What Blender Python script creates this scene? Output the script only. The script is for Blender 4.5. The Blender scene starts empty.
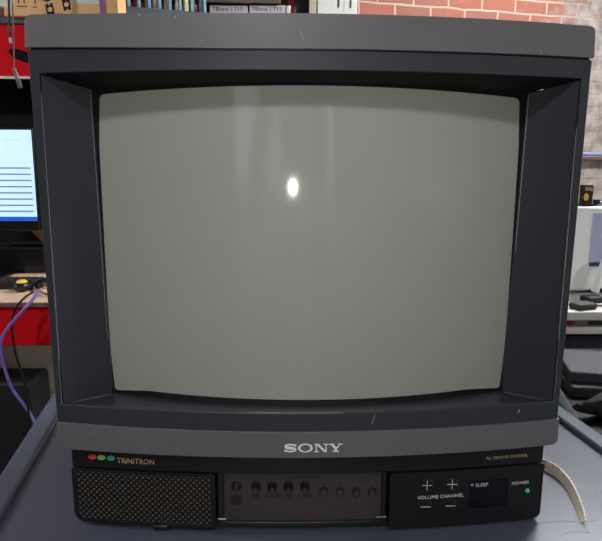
import bpy, bmesh, math, random
from mathutils import Vector, Matrix
random.seed(7)
PI = math.pi
S = bpy.context.scene
COL = S.collection

# ------------------------------------------------------------------ camera
CAM = Vector((-0.02637, -0.56034, 1.11924))
P_, R_, Y_ = 0.18153, 0.00591, 0.02866
FPX = 600.0
fwd = Vector((math.sin(Y_)*math.cos(P_), math.cos(Y_)*math.cos(P_), -math.sin(P_)))
rt0 = fwd.cross(Vector((0, 0, 1))).normalized(); up0 = rt0.cross(fwd)
rt = rt0*math.cos(R_) + up0*math.sin(R_); up = up0*math.cos(R_) - rt0*math.sin(R_)
cd = bpy.data.cameras.new('camera'); cam = bpy.data.objects.new('camera', cd); COL.objects.link(cam)
M = Matrix((rt, up, -fwd)).transposed().to_4x4(); M.translation = CAM
cam.matrix_world = M
cd.sensor_width = 36; cd.lens = 36*FPX/602; cd.clip_start = 0.01
S.camera = cam

def at(u, v, axis, val):
    """point of the place seen at a pixel of the photograph, on the plane axis = val"""
    d = fwd + rt*((u-301)/FPX) - up*((v-270.5)/FPX)
    return CAM + d*((val-CAM[axis])/d[axis])

# ------------------------------------------------------------------ materials
def srgb(r, g, b):
    f = lambda c: (c/255/12.92) if c/255 <= .04045 else ((c/255+.055)/1.055)**2.4
    return (f(r), f(g), f(b), 1)
MATS = {}
def mat(name, col, rough=.5, metal=0, coat=0, coat_r=.05, bump=0, bscale=200, var=0, vscale=8, spec=.5, emit=None, es=1, alpha=None, trans=0):
    if name in MATS: return MATS[name]
    m = bpy.data.materials.new(name); m.use_nodes = True; MATS[name] = m
    nt = m.node_tree; b = nt.nodes['Principled BSDF']
    c = srgb(*col)
    b.inputs['Base Color'].default_value = c
    b.inputs['Roughness'].default_value = rough; b.inputs['Metallic'].default_value = metal
    b.inputs['Coat Weight'].default_value = coat; b.inputs['Coat Roughness'].default_value = coat_r
    b.inputs['Specular IOR Level'].default_value = spec
    b.inputs['Transmission Weight'].default_value = trans
    tc = nt.nodes.new('ShaderNodeTexCoord')
    if var:
        n = nt.nodes.new('ShaderNodeTexNoise'); n.inputs['Scale'].default_value = vscale; n.inputs['Detail'].default_value = 6
        nt.links.new(tc.outputs['Object'], n.inputs['Vector'])
        mx = nt.nodes.new('ShaderNodeMix'); mx.data_type = 'RGBA'
        mx.inputs[6].default_value = tuple(x*(1-var) for x in c[:3])+(1,)
        mx.inputs[7].default_value = tuple(min(1, x*(1+var)) for x in c[:3])+(1,)
        nt.links.new(n.outputs['Fac'], mx.inputs[0]); nt.links.new(mx.outputs[2], b.inputs['Base Color'])
    if bump:
        n2 = nt.nodes.new('ShaderNodeTexNoise'); n2.inputs['Scale'].default_value = bscale; n2.inputs['Detail'].default_value = 3
        nt.links.new(tc.outputs['Object'], n2.inputs['Vector'])
        bp = nt.nodes.new('ShaderNodeBump'); bp.inputs['Strength'].default_value = bump; bp.inputs['Distance'].default_value = .001
        nt.links.new(n2.outputs['Fac'], bp.inputs['Height']); nt.links.new(bp.outputs['Normal'], b.inputs['Normal'])
    if emit:
        b.inputs['Emission Color'].default_value = srgb(*emit); b.inputs['Emission Strength'].default_value = es
    return m

def worn(name, col, rough, dust=(150, 150, 150), amount=.5, scale=130, thr=.70, bump=.15, coat=0):
    """painted plastic with fine dust specks and scuffs of their own shape"""
    m = mat(name, col, rough, bump=bump, bscale=900, coat=coat)
    nt = m.node_tree; b = nt.nodes['Principled BSDF']
    tc = nt.nodes.new('ShaderNodeTexCoord')
    n = nt.nodes.new('ShaderNodeTexNoise'); n.inputs['Scale'].default_value = scale; n.inputs['Detail'].default_value = 8; n.inputs['Roughness'].default_value = .7
    nt.links.new(tc.outputs['Object'], n.inputs['Vector'])
    r = nt.nodes.new('ShaderNodeMapRange'); r.inputs[1].default_value = thr; r.inputs[2].default_value = thr+.08; r.inputs[4].default_value = amount
    nt.links.new(n.outputs['Fac'], r.inputs[0])
    n2 = nt.nodes.new('ShaderNodeTexNoise'); n2.inputs['Scale'].default_value = 5; n2.inputs['Detail'].default_value = 5
    nt.links.new(tc.outputs['Object'], n2.inputs['Vector'])
    c = srgb(*col)
    m1 = nt.nodes.new('ShaderNodeMix'); m1.data_type = 'RGBA'
    m1.inputs[6].default_value = tuple(x*.82 for x in c[:3])+(1,); m1.inputs[7].default_value = tuple(x*1.18 for x in c[:3])+(1,)
    nt.links.new(n2.outputs['Fac'], m1.inputs[0])
    m2 = nt.nodes.new('ShaderNodeMix'); m2.data_type = 'RGBA'; m2.inputs[7].default_value = srgb(*dust)
    nt.links.new(r.outputs[0], m2.inputs[0]); nt.links.new(m1.outputs[2], m2.inputs[6])
    nt.links.new(m2.outputs[2], b.inputs['Base Color'])
    return m

BAND = worn('grey_band_plastic', (100, 99, 101), .42, amount=.35, thr=.69)
BODY = worn('charcoal_plastic', (52, 54, 60), .36, amount=.30, thr=.70)
CHEEK = worn('blue_black_plastic', (47, 48, 56), .36, amount=.2, thr=.71)
BLACK = worn('black_plastic', (24, 23, 24), .38, amount=.10, thr=.74)
DEEP = mat('deep_black', (12, 12, 14), .35)
PANEL = worn('brown_black_panel', (62, 53, 54), .5, amount=.1, thr=.72)
GLOSS = mat('gloss_black', (10, 10, 18), .12)
KNOB = mat('knob_black', (16, 17, 18), .28)
WHITE_INK = mat('pale_ink', (205, 205, 200), .4)
SILVER = mat('silver_letter', (250, 246, 240), .35)
ORANGE_INK = mat('tan_ink', (190, 165, 125), .5)
DIM_INK = mat('dim_ink', (22, 19, 22), .6)
METAL = mat('bare_metal', (170, 168, 165), .3, metal=1)
TABLE = worn('grey_cart_plastic', (74, 78, 91), .30, dust=(160, 163, 170), amount=.25, scale=22, thr=.66, bump=.1)

def screen_mat():
    m = mat('picture_tube_glass', (160, 163, 151), .55, coat=1.0, coat_r=.06, spec=.3)
    return m
GLASS = screen_mat()

def grille_mat():
    m = bpy.data.materials.new('speaker_cloth_grille'); m.use_nodes = True
    nt = m.node_tree; b = nt.nodes['Principled BSDF']; b.inputs['Roughness'].default_value = .5
    tc = nt.nodes.new('ShaderNodeTexCoord'); sp = nt.nodes.new('ShaderNodeSeparateXYZ')
    nt.links.new(tc.outputs['Object'], sp.inputs[0])
    def mth(op, a, b_=None, v=None):
        n = nt.nodes.new('ShaderNodeMath'); n.operation = op
        if hasattr(a, 'links'): nt.links.new(a, n.inputs[0])
        else: n.inputs[0].default_value = a
        if b_ is not None:
            if hasattr(b_, 'links'): nt.links.new(b_, n.inputs[1])
            else: n.inputs[1].default_value = b_
        return n.outputs[0]
    kx = 2*PI/.0060; kz = 2*PI/.0062
    sx = mth('SINE', mth('MULTIPLY', sp.outputs[0], kx)); sz = mth('SINE', mth('MULTIPLY', sp.outputs[2], kz))
    p = mth('MULTIPLY', sx, sz)            # checkerboard of bumps = diagonal lattice of holes
    r = nt.nodes.new('ShaderNodeMapRange'); r.inputs[1].default_value = .30; r.inputs[2].default_value = .62
    nt.links.new(p, r.inputs[0])
    mx = nt.nodes.new('ShaderNodeMix'); mx.data_type = 'RGBA'
    mx.inputs[6].default_value = srgb(17, 15, 14); mx.inputs[7].default_value = srgb(98, 86, 72)
    nt.links.new(r.outputs[0], mx.inputs[0]); nt.links.new(mx.outputs[2], b.inputs['Base Color'])
    bp = nt.nodes.new('ShaderNodeBump'); bp.inputs['Strength'].default_value = .6; bp.inputs['Distance'].default_value = .001; bp.invert = True
    nt.links.new(r.outputs[0], bp.inputs['Height']); nt.links.new(bp.outputs['Normal'], b.inputs['Normal'])
    return m

def brick_mat():
    m = bpy.data.materials.new('whitewashed_brick'); m.use_nodes = True
    nt = m.node_tree; b = nt.nodes['Principled BSDF']; b.inputs['Roughness'].default_value = .85
    L = nt.links.new
    tc = nt.nodes.new('ShaderNodeTexCoord'); sp = nt.nodes.new('ShaderNodeSeparateXYZ'); L(tc.outputs['Object'], sp.inputs[0])
    cb = nt.nodes.new('ShaderNodeCombineXYZ'); L(sp.outputs[0], cb.inputs[0]); L(sp.outputs[2], cb.inputs[1])
    # slight waviness of the courses
    n0 = nt.nodes.new('ShaderNodeTexNoise'); n0.inputs['Scale'].default_value = 6; L(cb.outputs[0], n0.inputs['Vector'])
    va = nt.nodes.new('ShaderNodeVectorMath'); va.operation = 'MULTIPLY_ADD'
    va.inputs[1].default_value = (.02, .02, 0); L(n0.outputs['Color'], va.inputs[0]); L(cb.outputs[0], va.inputs[2])
    br = nt.nodes.new('ShaderNodeTexBrick'); L(va.outputs[0], br.inputs['Vector'])
    br.inputs['Scale'].default_value = 1; br.inputs['Brick Width'].default_value = .225; br.inputs['Row Height'].default_value = .078
    br.inputs['Mortar Size'].default_value = .007; br.inputs['Mortar Smooth'].default_value = .3
    br.inputs['Color1'].default_value = srgb(156, 88, 66); br.inputs['Color2'].default_value = srgb(134, 86, 72); br.inputs['Mortar'].default_value = srgb(176, 152, 134)
    n1 = nt.nodes.new('ShaderNodeTexNoise'); n1.inputs['Scale'].default_value = 9; n1.inputs['Detail'].default_value = 6; n1.inputs['Roughness'].default_value = .65
    L(cb.outputs[0], n1.inputs['Vector'])
    # whitewash: everything low on the wall, and increasingly to the right
    def mr(src, a, b_, c, d):
        r = nt.nodes.new('ShaderNodeMapRange'); r.inputs[1].default_value = a; r.inputs[2].default_value = b_; r.inputs[3].default_value = c; r.inputs[4].default_value = d
        L(src, r.inputs[0]); return r.outputs[0]
    fx = mr(sp.outputs[0], 1.75, 2.75, -.22, .5); fz = mr(sp.outputs[2], 1.86, 1.70, 0, .55)
    a1 = nt.nodes.new('ShaderNodeMath'); a1.operation = 'ADD'; L(fx, a1.inputs[0]); L(fz, a1.inputs[1])
    a2 = nt.nodes.new('ShaderNodeMath'); a2.operation = 'ADD'; L(a1.outputs[0], a2.inputs[0]); L(n1.outputs['Fac'], a2.inputs[1])
    w = mr(a2.outputs[0], .50, .80, .03, .93)
    n3 = nt.nodes.new('ShaderNodeTexNoise'); n3.inputs['Scale'].default_value = 14; n3.inputs['Detail'].default_value = 5; L(cb.outputs[0], n3.inputs['Vector'])
    wc = nt.nodes.new('ShaderNodeMix'); wc.data_type = 'RGBA'; wc.inputs[6].default_value = srgb(122, 111, 103); wc.inputs[7].default_value = srgb(160, 152, 145)
    L(mr(n3.outputs['Fac'], .35, .62, 0, 1), wc.inputs[0])
    mx = nt.nodes.new('ShaderNodeMix'); mx.data_type = 'RGBA'; L(w, mx.inputs[0]); L(br.outputs['Color'], mx.inputs[6]); L(wc.outputs[2], mx.inputs[7])
    L(mx.outputs[2], b.inputs['Base Color'])
    bp = nt.nodes.new('ShaderNodeBump'); bp.inputs['Strength'].default_value = .7; bp.inputs['Distance'].default_value = .006; bp.invert = True
    L(br.outputs['Fac'], bp.inputs['Height']); L(bp.outputs['Normal'], b.inputs['Normal'])
    return m

# ------------------------------------------------------------------ object helpers
WLOC = {}
def finish(name, bm, m, parent=None, smooth=40, bevel=0, seg=2):
    bmesh.ops.recalc_face_normals(bm, faces=bm.faces)
    me = bpy.data.meshes.new(name)
    if parent is None:
        xs = [v.co.x for v in bm.verts]; ys = [v.co.y for v in bm.verts]; zs = [v.co.z for v in bm.verts]
        org = Vector(((min(xs)+max(xs))/2, (min(ys)+max(ys))/2, min(zs)))
    else: org = WLOC[parent.name]
    bmesh.ops.translate(bm, verts=bm.verts, vec=-org)
    bm.to_mesh(me); bm.free()
    o = bpy.data.objects.new(name, me); COL.objects.link(o)
    if parent is None: o.location = org
    else:
        o.parent = parent; o.location = (0, 0, 0)
        if parent.type == 'MESH': pass
    WLOC[o.name] = org
    if isinstance(m, (list, tuple)):
        for k in m: me.materials.append(k)
    else: me.materials.append(m)
    if smooth:
        for p in me.polygons: p.use_smooth = True
        me.set_sharp_from_angle(angle=math.radians(smooth))
    if bevel:
        b = o.modifiers.new('bevel', 'BEVEL'); b.width = bevel; b.segments = seg; b.limit_method = 'ANGLE'; b.angle_limit = math.radians(30); b.harden_normals = False
    return o
def tag(o, label=None, cat=None, group=None, kind=None):
    if label: o['label'] = label
    if cat: o['category'] = cat
    if group: o['group'] = group
    if kind: o['kind'] = kind
    return o
def thing(name, loc, label, cat, group=None):
    o = bpy.data.objects.new(name, None); COL.objects.link(o); o.location = loc; o.empty_display_size = .05
    WLOC[o.name] = Vector(loc)
    return tag(o, label, cat, group)
def nb(): return bmesh.new()
def box(bm, x0, x1, y0, y1, z0, z1, rot=0, piv=(0, 0), mi=0, tilt=None):
    vs = []
    for z in (z0, z1):
        for x, y in ((x0, y0), (x1, y0), (x1, y1), (x0, y1)): vs.append(Vector((x, y, z)))
    if tilt:  # (axis, angle, pivot)
        Rm = Matrix.Rotation(tilt[1], 3, tilt[0]); pv = Vector(tilt[2]); vs = [pv+Rm@(v-pv) for v in vs]
    if rot:
        c, s = math.cos(rot), math.sin(rot)
        vs = [Vector((piv[0]+(v.x-piv[0])*c-(v.y-piv[1])*s, piv[1]+(v.x-piv[0])*s+(v.y-piv[1])*c, v.z)) for v in vs]
    b = [bm.verts.new(v) for v in vs]
    for f in ((0, 3, 2, 1), (4, 5, 6, 7), (0, 1, 5, 4), (1, 2, 6, 5), (2, 3, 7, 6), (3, 0, 4, 7)):
        bm.faces.new([b[i] for i in f]).material_index = mi
def obox(bm, c, ax, ay, az, sx, sy, sz):
    """oriented box: centre, three unit axes, full sizes"""
    c = Vector(c); b = []
    for k in (-.5, .5):
        for i, j in ((-.5, -.5), (.5, -.5), (.5, .5), (-.5, .5)):
            b.append(bm.verts.new(c + ax*(i*sx) + ay*(j*sy) + az*(k*sz)))
    for f in ((0, 3, 2, 1), (4, 5, 6, 7), (0, 1, 5, 4), (1, 2, 6, 5), (2, 3, 7, 6), (3, 0, 4, 7)): bm.faces.new([b[i] for i in f])
def prism(bm, poly, d0, d1, plane='xz', mi=0):
    """extrude a 2-D polygon between d0 and d1 of the third axis"""
    def P(a, b, d): return (a, d, b) if plane == 'xz' else ((a, b, d) if plane == 'xy' else (d, a, b))
    A = [bm.verts.new(P(a, b, d0)) for a, b in poly]; B = [bm.verts.new(P(a, b, d1)) for a, b in poly]
    n = len(poly)
    bm.faces.new(A).material_index = mi; bm.faces.new(B[::-1]).material_index = mi
    for i in range(n): bm.faces.new((A[i], B[i], B[(i+1) % n], A[(i+1) % n])).material_index = mi
def cyl(bm, p0, p1, r0, r1=None, n=20, cap=True):
    r1 = r0 if r1 is None else r1
    p0 = Vector(p0); p1 = Vector(p1); d = (p1-p0).normalized(); a = d.orthogonal().normalized(); b = d.cross(a)
    A = [bm.verts.new(p0+(a*math.cos(2*PI*i/n)+b*math.sin(2*PI*i/n))*r0) for i in range(n)]
    B = [bm.verts.new(p1+(a*math.cos(2*PI*i/n)+b*math.sin(2*PI*i/n))*r1) for i in range(n)]
    for i in range(n): bm.faces.new((A[i], A[(i+1) % n], B[(i+1) % n], B[i]))
    if cap: bm.faces.new(A[::-1]); bm.faces.new(B)
def tube(bm, pts, r, n=8, sub=6):
    pts = [Vector(p) for p in pts]
    if len(pts) > 2:
        q = []
        for i in range(len(pts)-1):
            p0 = pts[max(i-1, 0)]; p1 = pts[i]; p2 = pts[i+1]; p3 = pts[min(i+2, len(pts)-1)]
            for k in range(sub):
                t = k/sub
                q.append(.5*((2*p1)+(p2-p0)*t+(2*p0-5*p1+4*p2-p3)*t*t+(3*p1-p0-3*p2+p3)*t**3))
        q.append(pts[-1]); pts = q
    rings = []; ref = None
    for i, p in enumerate(pts):
        d = (pts[min(i+1, len(pts)-1)]-pts[max(i-1, 0)]).normalized()
        if ref is None: ref = d.orthogonal()
        a = (ref-d*ref.dot(d)).normalized(); ref = a; b = d.cross(a)
        rings.append([bm.verts.new(p+(a*math.cos(2*PI*k/n)+b*math.sin(2*PI*k/n))*r) for k in range(n)])
    for A, B in zip(rings, rings[1:]):
        for k in range(n): bm.faces.new((A[k], A[(k+1) % n], B[(k+1) % n], B[k]))
    bm.faces.new(rings[0][::-1]); bm.faces.new(rings[-1])
def slab(bm, x0, x1, z0, z1, f, yb, n=32, crown0=0, crown1=0, lean=0, corner=None, lf=0):
    """block whose front follows y=f(x); corner=(rTL,rTR,rBR,rBL) rounds the outline seen from the front"""
    rows_f, rows_b = [], []
    rTL, rTR, rBR, rBL = corner or (0, 0, 0, 0)
    xs = sorted(set([x0+(x1-x0)*i/n for i in range(n+1)] +
        [x0+max(rTL, rBL)*(1-math.cos(a*PI/12)) for a in range(1, 7) if max(rTL, rBL) > 0] +
        [x1-max(rTR, rBR)*(1-math.cos(a*PI/12)) for a in range(1, 7) if max(rTR, rBR) > 0]))
    def drop(r, d): return 0 if (r <= 0 or d >= r) else r-math.sqrt(max(0, r*r-(r-d)**2))
    cols = []
    for x in xs:
        w = 1-((x-(x0+x1)/2)/((x1-x0)/2))**2
        zt = z1+crown1*w-drop(rTL, x-x0)-drop(rTR, x1-x); zb = z0+crown0*w+drop(rBL, x-x0)+drop(rBR, x1-x)
        if lf: zt += lift(x); zb += lift(x)
        y = f(x)
        cols.append([bm.verts.new((x, y, zb)), bm.verts.new((x, y+lean, zt)), bm.verts.new((x, yb, zt)), bm.verts.new((x, yb, zb))])
    for A, B in zip(cols, cols[1:]):
        for k in range(4): bm.faces.new((A[k], B[k], B[(k+1) % 4], A[(k+1) % 4]))
    bm.faces.new(cols[0]); bm.faces.new(cols[-1][::-1])
def text_mesh(bm, s, x, z, size, f, xs=1.0, th=.0003, align='LEFT', rot=0):
    c = bpy.data.curves.new('lettering', 'FONT'); c.body = s; c.size = size; c.align_x = align; c.resolution_u = 3
    o = bpy.data.objects.new('lettering', c); COL.objects.link(o)
    me = bpy.data.meshes.new_from_object(o.evaluated_get(bpy.context.evaluated_depsgraph_get()))
    bpy.data.objects.remove(o); 
    t = nb(); t.from_mesh(me); bpy.data.meshes.remove(me)
    bmesh.ops.recalc_face_normals(t, faces=t.faces)
    ex = bmesh.ops.extrude_face_region(t, geom=t.faces[:])
    bmesh.ops.translate(t, verts=[v for v in ex['geom'] if isinstance(v, bmesh.types.BMVert)], vec=(0, 0, 1))
    m2 = {}
    for v in t.verts:
        X = v.co.x*xs; Z = v.co.y
        if rot: X, Z = X*math.cos(rot)-Z*math.sin(rot), X*math.sin(rot)+Z*math.cos(rot)
        X += x; Z += z
        m2[v] = bm.verts.new((X, f(X)-(th if v.co.z > .5 else -th), Z))
    for fc in t.faces:
        try: bm.faces.new([m2[v] for v in fc.verts])
        except ValueError: pass
    t.free(); bpy.data.curves.remove(c)

def lift(x): return .0036*max(0, (-x-.07)/.18)**1.4
# ================================================================== TELEVISION
BZ = .7510                                            # table surface
def bul(x): return -.026*(1-(x/.25)**2)               # bowed front of the cabinet
def fb(x): return .006-.021*(1-(x/.25)**2)            # front of the base
def yin(x): return .034-.036*(1-(x/.2055)**2)         # rim round the picture tube
tv = thing('television', (0, .2, BZ), 'large grey and black tube television with scuffed bezel standing on the grey cart', 'television')

b = nb(); slab(b, -.2537, .2535, 1.2118, 1.2392, lambda x: bul(x)-.0015, .10, 48, crown0=.0005, crown1=.0018, lean=.0022, corner=(.0065, .0055, 0, 0), lf=1)
tag(finish('top_band', b, BAND, tv, bevel=.0020, seg=3), 'lighter grey band across the top')
b = nb(); slab(b, -.2500, .2500, 1.2085, 1.2125, lambda x: bul(x)+.002, .10, 48, crown0=.0005, crown1=.0005, lf=1)
finish('top_seam', b, DEEP, tv)
b = nb(); slab(b, -.2500, .2505, .8375, .8650, lambda x: bul(x)-.0015, .10, 48, corner=(0, 0, .0065, .0065), lean=0, crown0=.0012)
tag(finish('bottom_band', b, BAND, tv, bevel=.001), 'grey band that carries the maker name')

# bowed frame with its opening
X0, X1, Z0, Z1 = -.2428, .2428, .8835, 1.1935
xs = [-.2502] + [X0+(X1-X0)*i/40 for i in range(41)] + [.2502]
zs = [.8652, Z0, Z1, 1.2100]
b = nb(); cr = lambda x: (1-(x/.25)**2)
zc = lambda x, j: zs[j]+(.0012*cr(x)+lift(x) if j == 3 else (.0015*cr(x) if j == 2 else 0))
XO = (.2492, .2496, .2518, .2522)
g = [[b.verts.new(((math.copysign(XO[j], x) if abs(x) > .245 else x), bul(x), zc(x, j))) for j in range(4)] for x in xs]
for i in range(len(xs)-1):
    for j in range(3):
        if j == 1 and 0 < i < len(xs)-2: continue
        b.faces.new((g[i][j], g[i+1][j], g[i+1][j+1], g[i][j+1]))
outer = [g[i][0] for i in range(len(xs))]+[g[-1][j] for j in range(1, 4)]+[g[i][3] for i in range(len(xs)-2, -1, -1)]+[g[0][2], g[0][1]]
inner = [g[i][1] for i in range(1, len(xs)-1)]+[g[i][2] for i in range(len(xs)-2, 0, -1)]
for loop, back in ((outer, None), (inner, .0016)):
    nv = [b.verts.new((v.co.x, .10 if back is None else v.co.y+back, v.co.z)) for v in loop]
    n = len(loop)
    for i in range(n): b.faces.new((loop[i], loop[(i+1) % n], nv[(i+1) % n], nv[i]))
finish('front_frame', b, BODY, tv, bevel=.0006, seg=1)

# sloping recess panels
ZI0, ZI1, XI = .8795, 1.1845, .2055
def kx(z): return 1+.022*(z-.8795)/.305
def ziT(x): return ZI1+.0045*(1-(x/XI)**2)
def ziB(x): return ZI0-.0010*(1-(x/XI)**2)
for s in (-1, 1):
    b = nb()
    o0 = Vector((s*.2423, bul(.2423)+.0014, Z0+.0005)); o1 = Vector((s*.2423, bul(.2423)+.0014, Z1-.0005))
    i0 = Vector((s*XI, yin(XI), ZI0)); i1 = Vector((s*XI*kx(ZI1), yin(XI), ZI1)); dy = Vector((0, .006, 0)); dx = Vector((-s*.0012, .0006, 0))
    A = [b.verts.new(v) for v in (o0, i0, i0+dx, i0+dx+dy, i0+dy+Vector((s*.003, 0, 0)), o0+dy)]; B = [b.verts.new(v) for v in (o1, i1, i1+dx, i1+dx+dy, i1+dy+Vector((s*.003, 0, 0)), o1+dy)]
    for k in range(6): b.faces.new((A[k], A[(k+1) % 6], B[(k+1) % 6], B[k]))
    b.faces.new(A); b.faces.new(B[::-1])
    tag(finish('side_panel', b, CHEEK, tv, bevel=.0005, seg=1), 'sloping blue-black panel beside the screen')
for top in (1, 0):
    b = nb(); n = 40; rows = []
    for i in range(n+1):
        t = -1+2*i/n; xo = t*.2420; xi = t*(XI-.0005)*(kx(ZI1) if top else 1)
        zo = (Z1+.0015*cr(xo)-.0004) if top else Z0+.0004; zi = ziT(xi) if top else ziB(xi); d = .003 if top else -.003
        rows.append([b.verts.new(v) for v in ((xo, bul(xo)+.0012, zo), (xi, yin(xi), zi), (xi, yin(xi)+.008, zi), (xi, yin(xi)+.008, zi+d), (xo, bul(xo)+.006, zo+d))])
    for A, B in zip(rows, rows[1:]):
        for k in range(5): b.faces.new((A[k], B[k], B[(k+1) % 5], A[(k+1) % 5]))
    b.faces.new(rows[0]); b.faces.new(rows[-1][::-1])
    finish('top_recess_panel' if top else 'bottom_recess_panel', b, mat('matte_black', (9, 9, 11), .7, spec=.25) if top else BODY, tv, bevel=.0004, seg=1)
# thin pale lines stand in for light glinting on the sharp edges
EDGE_GLINT = mat('edge_glint', (150, 150, 156), .35)
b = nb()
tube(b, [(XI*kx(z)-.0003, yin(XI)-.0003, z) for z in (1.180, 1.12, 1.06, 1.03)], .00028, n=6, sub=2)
tag(finish('edge_glint', b, EDGE_GLINT, tv), 'pale line painted as an edge glint beside the screen')
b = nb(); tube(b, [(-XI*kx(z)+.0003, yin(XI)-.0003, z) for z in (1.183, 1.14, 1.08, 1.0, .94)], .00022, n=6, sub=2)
finish('edge_glint', b, EDGE_GLINT, tv)
b = nb(); tube(b, [(.2424, bul(.2424)+.0004, z) for z in (1.150, 1.10, 1.0, .95)], .00025, n=6, sub=2); finish('edge_glint', b, EDGE_GLINT, tv)
b = nb(); tube(b, [(-.2424, bul(.2424)+.0004, z) for z in (1.175, 1.10, 1.0, .93)], .00025, n=6, sub=2); finish('edge_glint', b, EDGE_GLINT, tv)
b = nb(); tube(b, [(x, bul(x)+.0002, Z0+.0001) for x in (-.062, -.03, 0, .03)], .00028, n=6, sub=2); finish('edge_glint', b, EDGE_GLINT, tv)
b = nb(); tube(b, [(-.241, bul(.241)+.001, Z0+.0002), (-.2055, yin(.2055)-.0003, ZI0+.0004)], .00022, n=6); finish('edge_glint', b, EDGE_GLINT, tv)
b = nb(); tube(b, [(.241, bul(.241)+.001, Z0+.0002), (.2055, yin(.2055)-.0003, ZI0+.0004)], .00018, n=6); finish('edge_glint', b, EDGE_GLINT, tv)
# black surround
b = nb(); n = 40; SX = .1985
def ring(x_, z_, dy): return (x_, yin(x_)+dy, z_)
def tube_outline(hw, z0, z1, cz0, cz1, r, n=40):
    """rounded rectangle outline, top/bottom crowned"""
    pts = []
    for i in range(n+1):
        t = -1+2*i/n; x = t*(hw-r); w = 1-(x/hw)**2
        pts.append((x, z0+cz0*w))
    for a in range(1, 8):
        th = -PI/2+a*PI/16; pts.append((hw-r+r*math.cos(th), z0+r+r*math.sin(th)))
    for i in range(n+1):
        t = 1-2*i/n; x = t*(hw-r); w = 1-(x/hw)**2
        pts.append((x, z1+cz1*w))
    for a in range(1, 8):
        th = PI/2+a*PI/16; pts.append((-(hw-r)+r*math.cos(th), z1-r+r*math.sin(th)))
    # left bottom
    k = []
    for a in range(1, 8):
        th = PI+a*PI/16; k.append((-(hw-r)+r*math.cos(th), z0+r+r*math.sin(th)))
    rt_ = []
    for a in range(1, 8):
        th = a*PI/16; rt_.append((hw-r+r*math.cos(th), z1-r+r*math.sin(th)))
    m_ = n+1+7
    return pts[:m_]+rt_+pts[m_:]+k
oA = tube_outline(XI+.002, ZI0-.002, ZI1+.002, -.0015, .0045, .002)
oB = tube_outline(SX, .8862, 1.1800, -.0035, .0065, .0045)
rowsA = [b.verts.new((x*kx(z), yin(x)+.0045, z)) for x, z in oA]; rowsB = [b.verts.new((x*kx(z), yin(x)+.0075, z)) for x, z in oB]
rowsC = [b.verts.new((x*kx(z), yin(x)+.016, z)) for x, z in oB]; rowsD = [b.verts.new((x*kx(z), yin(x)+.016, z)) for x, z in oA]
n = len(oA)
for R0, R1 in ((rowsA, rowsB), (rowsB, rowsC), (rowsC, rowsD), (rowsD, rowsA)):
    for i in range(n): b.faces.new((R0[i], R0[(i+1) % n], R1[(i+1) % n], R1[i]))
finish('screen_surround', b, mat('matte_black', (9, 9, 11), .7, spec=.25), tv)
# glass of the tube: a bowed sheet with thickness
b = nb(); nx = 48; nz = 24; fr = []
def ys(x, z): return .0108-.002+.030*(x/.2)**2+.0015*((z-1.033)/.15)**2 - .002
for i in range(nx+1):
    x = -.2055+.411*i/nx
    fr.append([b.verts.new((x, ys(x, .879+.310*j/nz), .879+.310*j/nz)) for j in range(nz+1)])
for i in range(nx):
    for j in range(nz): b.faces.new((fr[i][j], fr[i+1][j], fr[i+1][j+1], fr[i][j+1]))
bk = [[b.verts.new((v.co.x, v.co.y+.012, v.co.z)) for v in c] for c in fr]
for i in range(nx):
    for j in range(nz): b.faces.new((bk[i][j], bk[i][j+1], bk[i+1][j+1], bk[i+1][j]))
for i in range(nx):
    b.faces.new((fr[i][0], bk[i][0], bk[i+1][0], fr[i+1][0])); b.faces.new((fr[i][nz], fr[i+1][nz], bk[i+1][nz], bk[i][nz]))
for j in range(nz):
    b.faces.new((fr[0][j], fr[0][j+1], bk[0][j+1], bk[0][j])); b.faces.new((fr[nx][j], bk[nx][j], bk[nx][j+1], fr[nx][j+1]))
tag(finish('screen', b, GLASS, tv, smooth=60), 'greenish grey glass screen, switched off')
# rear housing
b = nb()
prof = [(-.249, .10, .838, 1.2385), (-.249, .16, .838, 1.2385), (-.185, .30, .87, 1.20), (-.15, .43, .90, 1.14)]
rings = [[b.verts.new(v) for v in ((x, y, z0), (-x, y, z0), (-x, y, z1), (x, y, z1))] for x, y, z0, z1 in prof]
for A, B in zip(rings, rings[1:]):
    for k in range(4): b.faces.new((A[k], A[(k+1) % 4], B[(k+1) % 4], B[k]))
b.faces.new(rings[0]); b.faces.new(rings[-1][::-1])
finish('rear_housing', b, BLACK, tv, bevel=.004)

# maker name, drawn as wide slab letters
b = nb()
LZ, LH = .8450, .0082
def fs(x): return bul(x)-.0015
def poly(pts, ox, w):
    for d, s_ in ((-.0007, 1),):
        A = [b.verts.new((ox+p[0]*w, fs(ox+p[0]*w)-.0009, LZ+p[1]*LH)) for p in pts]
        B = [b.verts.new((ox+p[0]*w, fs(ox+p[0]*w)+.0004, LZ+p[1]*LH)) for p in pts]
        n = len(pts); b.faces.new(A); b.faces.new(B[::-1])
        for i in range(n): b.faces.new((A[i], A[(i+1) % n], B[(i+1) % n], B[i]))
def strip(cen, ox, w):
    """band of varying width along a centre line: (x, y, half-thickness x, half-thickness y)"""
    L_, R2 = [], []
    for i, (x, y, h) in enumerate(cen):
        a = cen[max(i-1, 0)]; c = cen[min(i+1, len(cen)-1)]
        dx, dy = (c[0]-a[0])*w, (c[1]-a[1])*LH; l = math.hypot(dx, dy); nx_, ny_ = -dy/l, dx/l
        L_.append((x+nx_*h/w, y+ny_*h/LH)); R2.append((x-nx_*h/w, y-ny_*h/LH))
    for i in range(len(cen)-1): poly([L_[i], L_[i+1], R2[i+1], R2[i]], ox, w)
ox = -.0262; KW = .93
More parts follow.
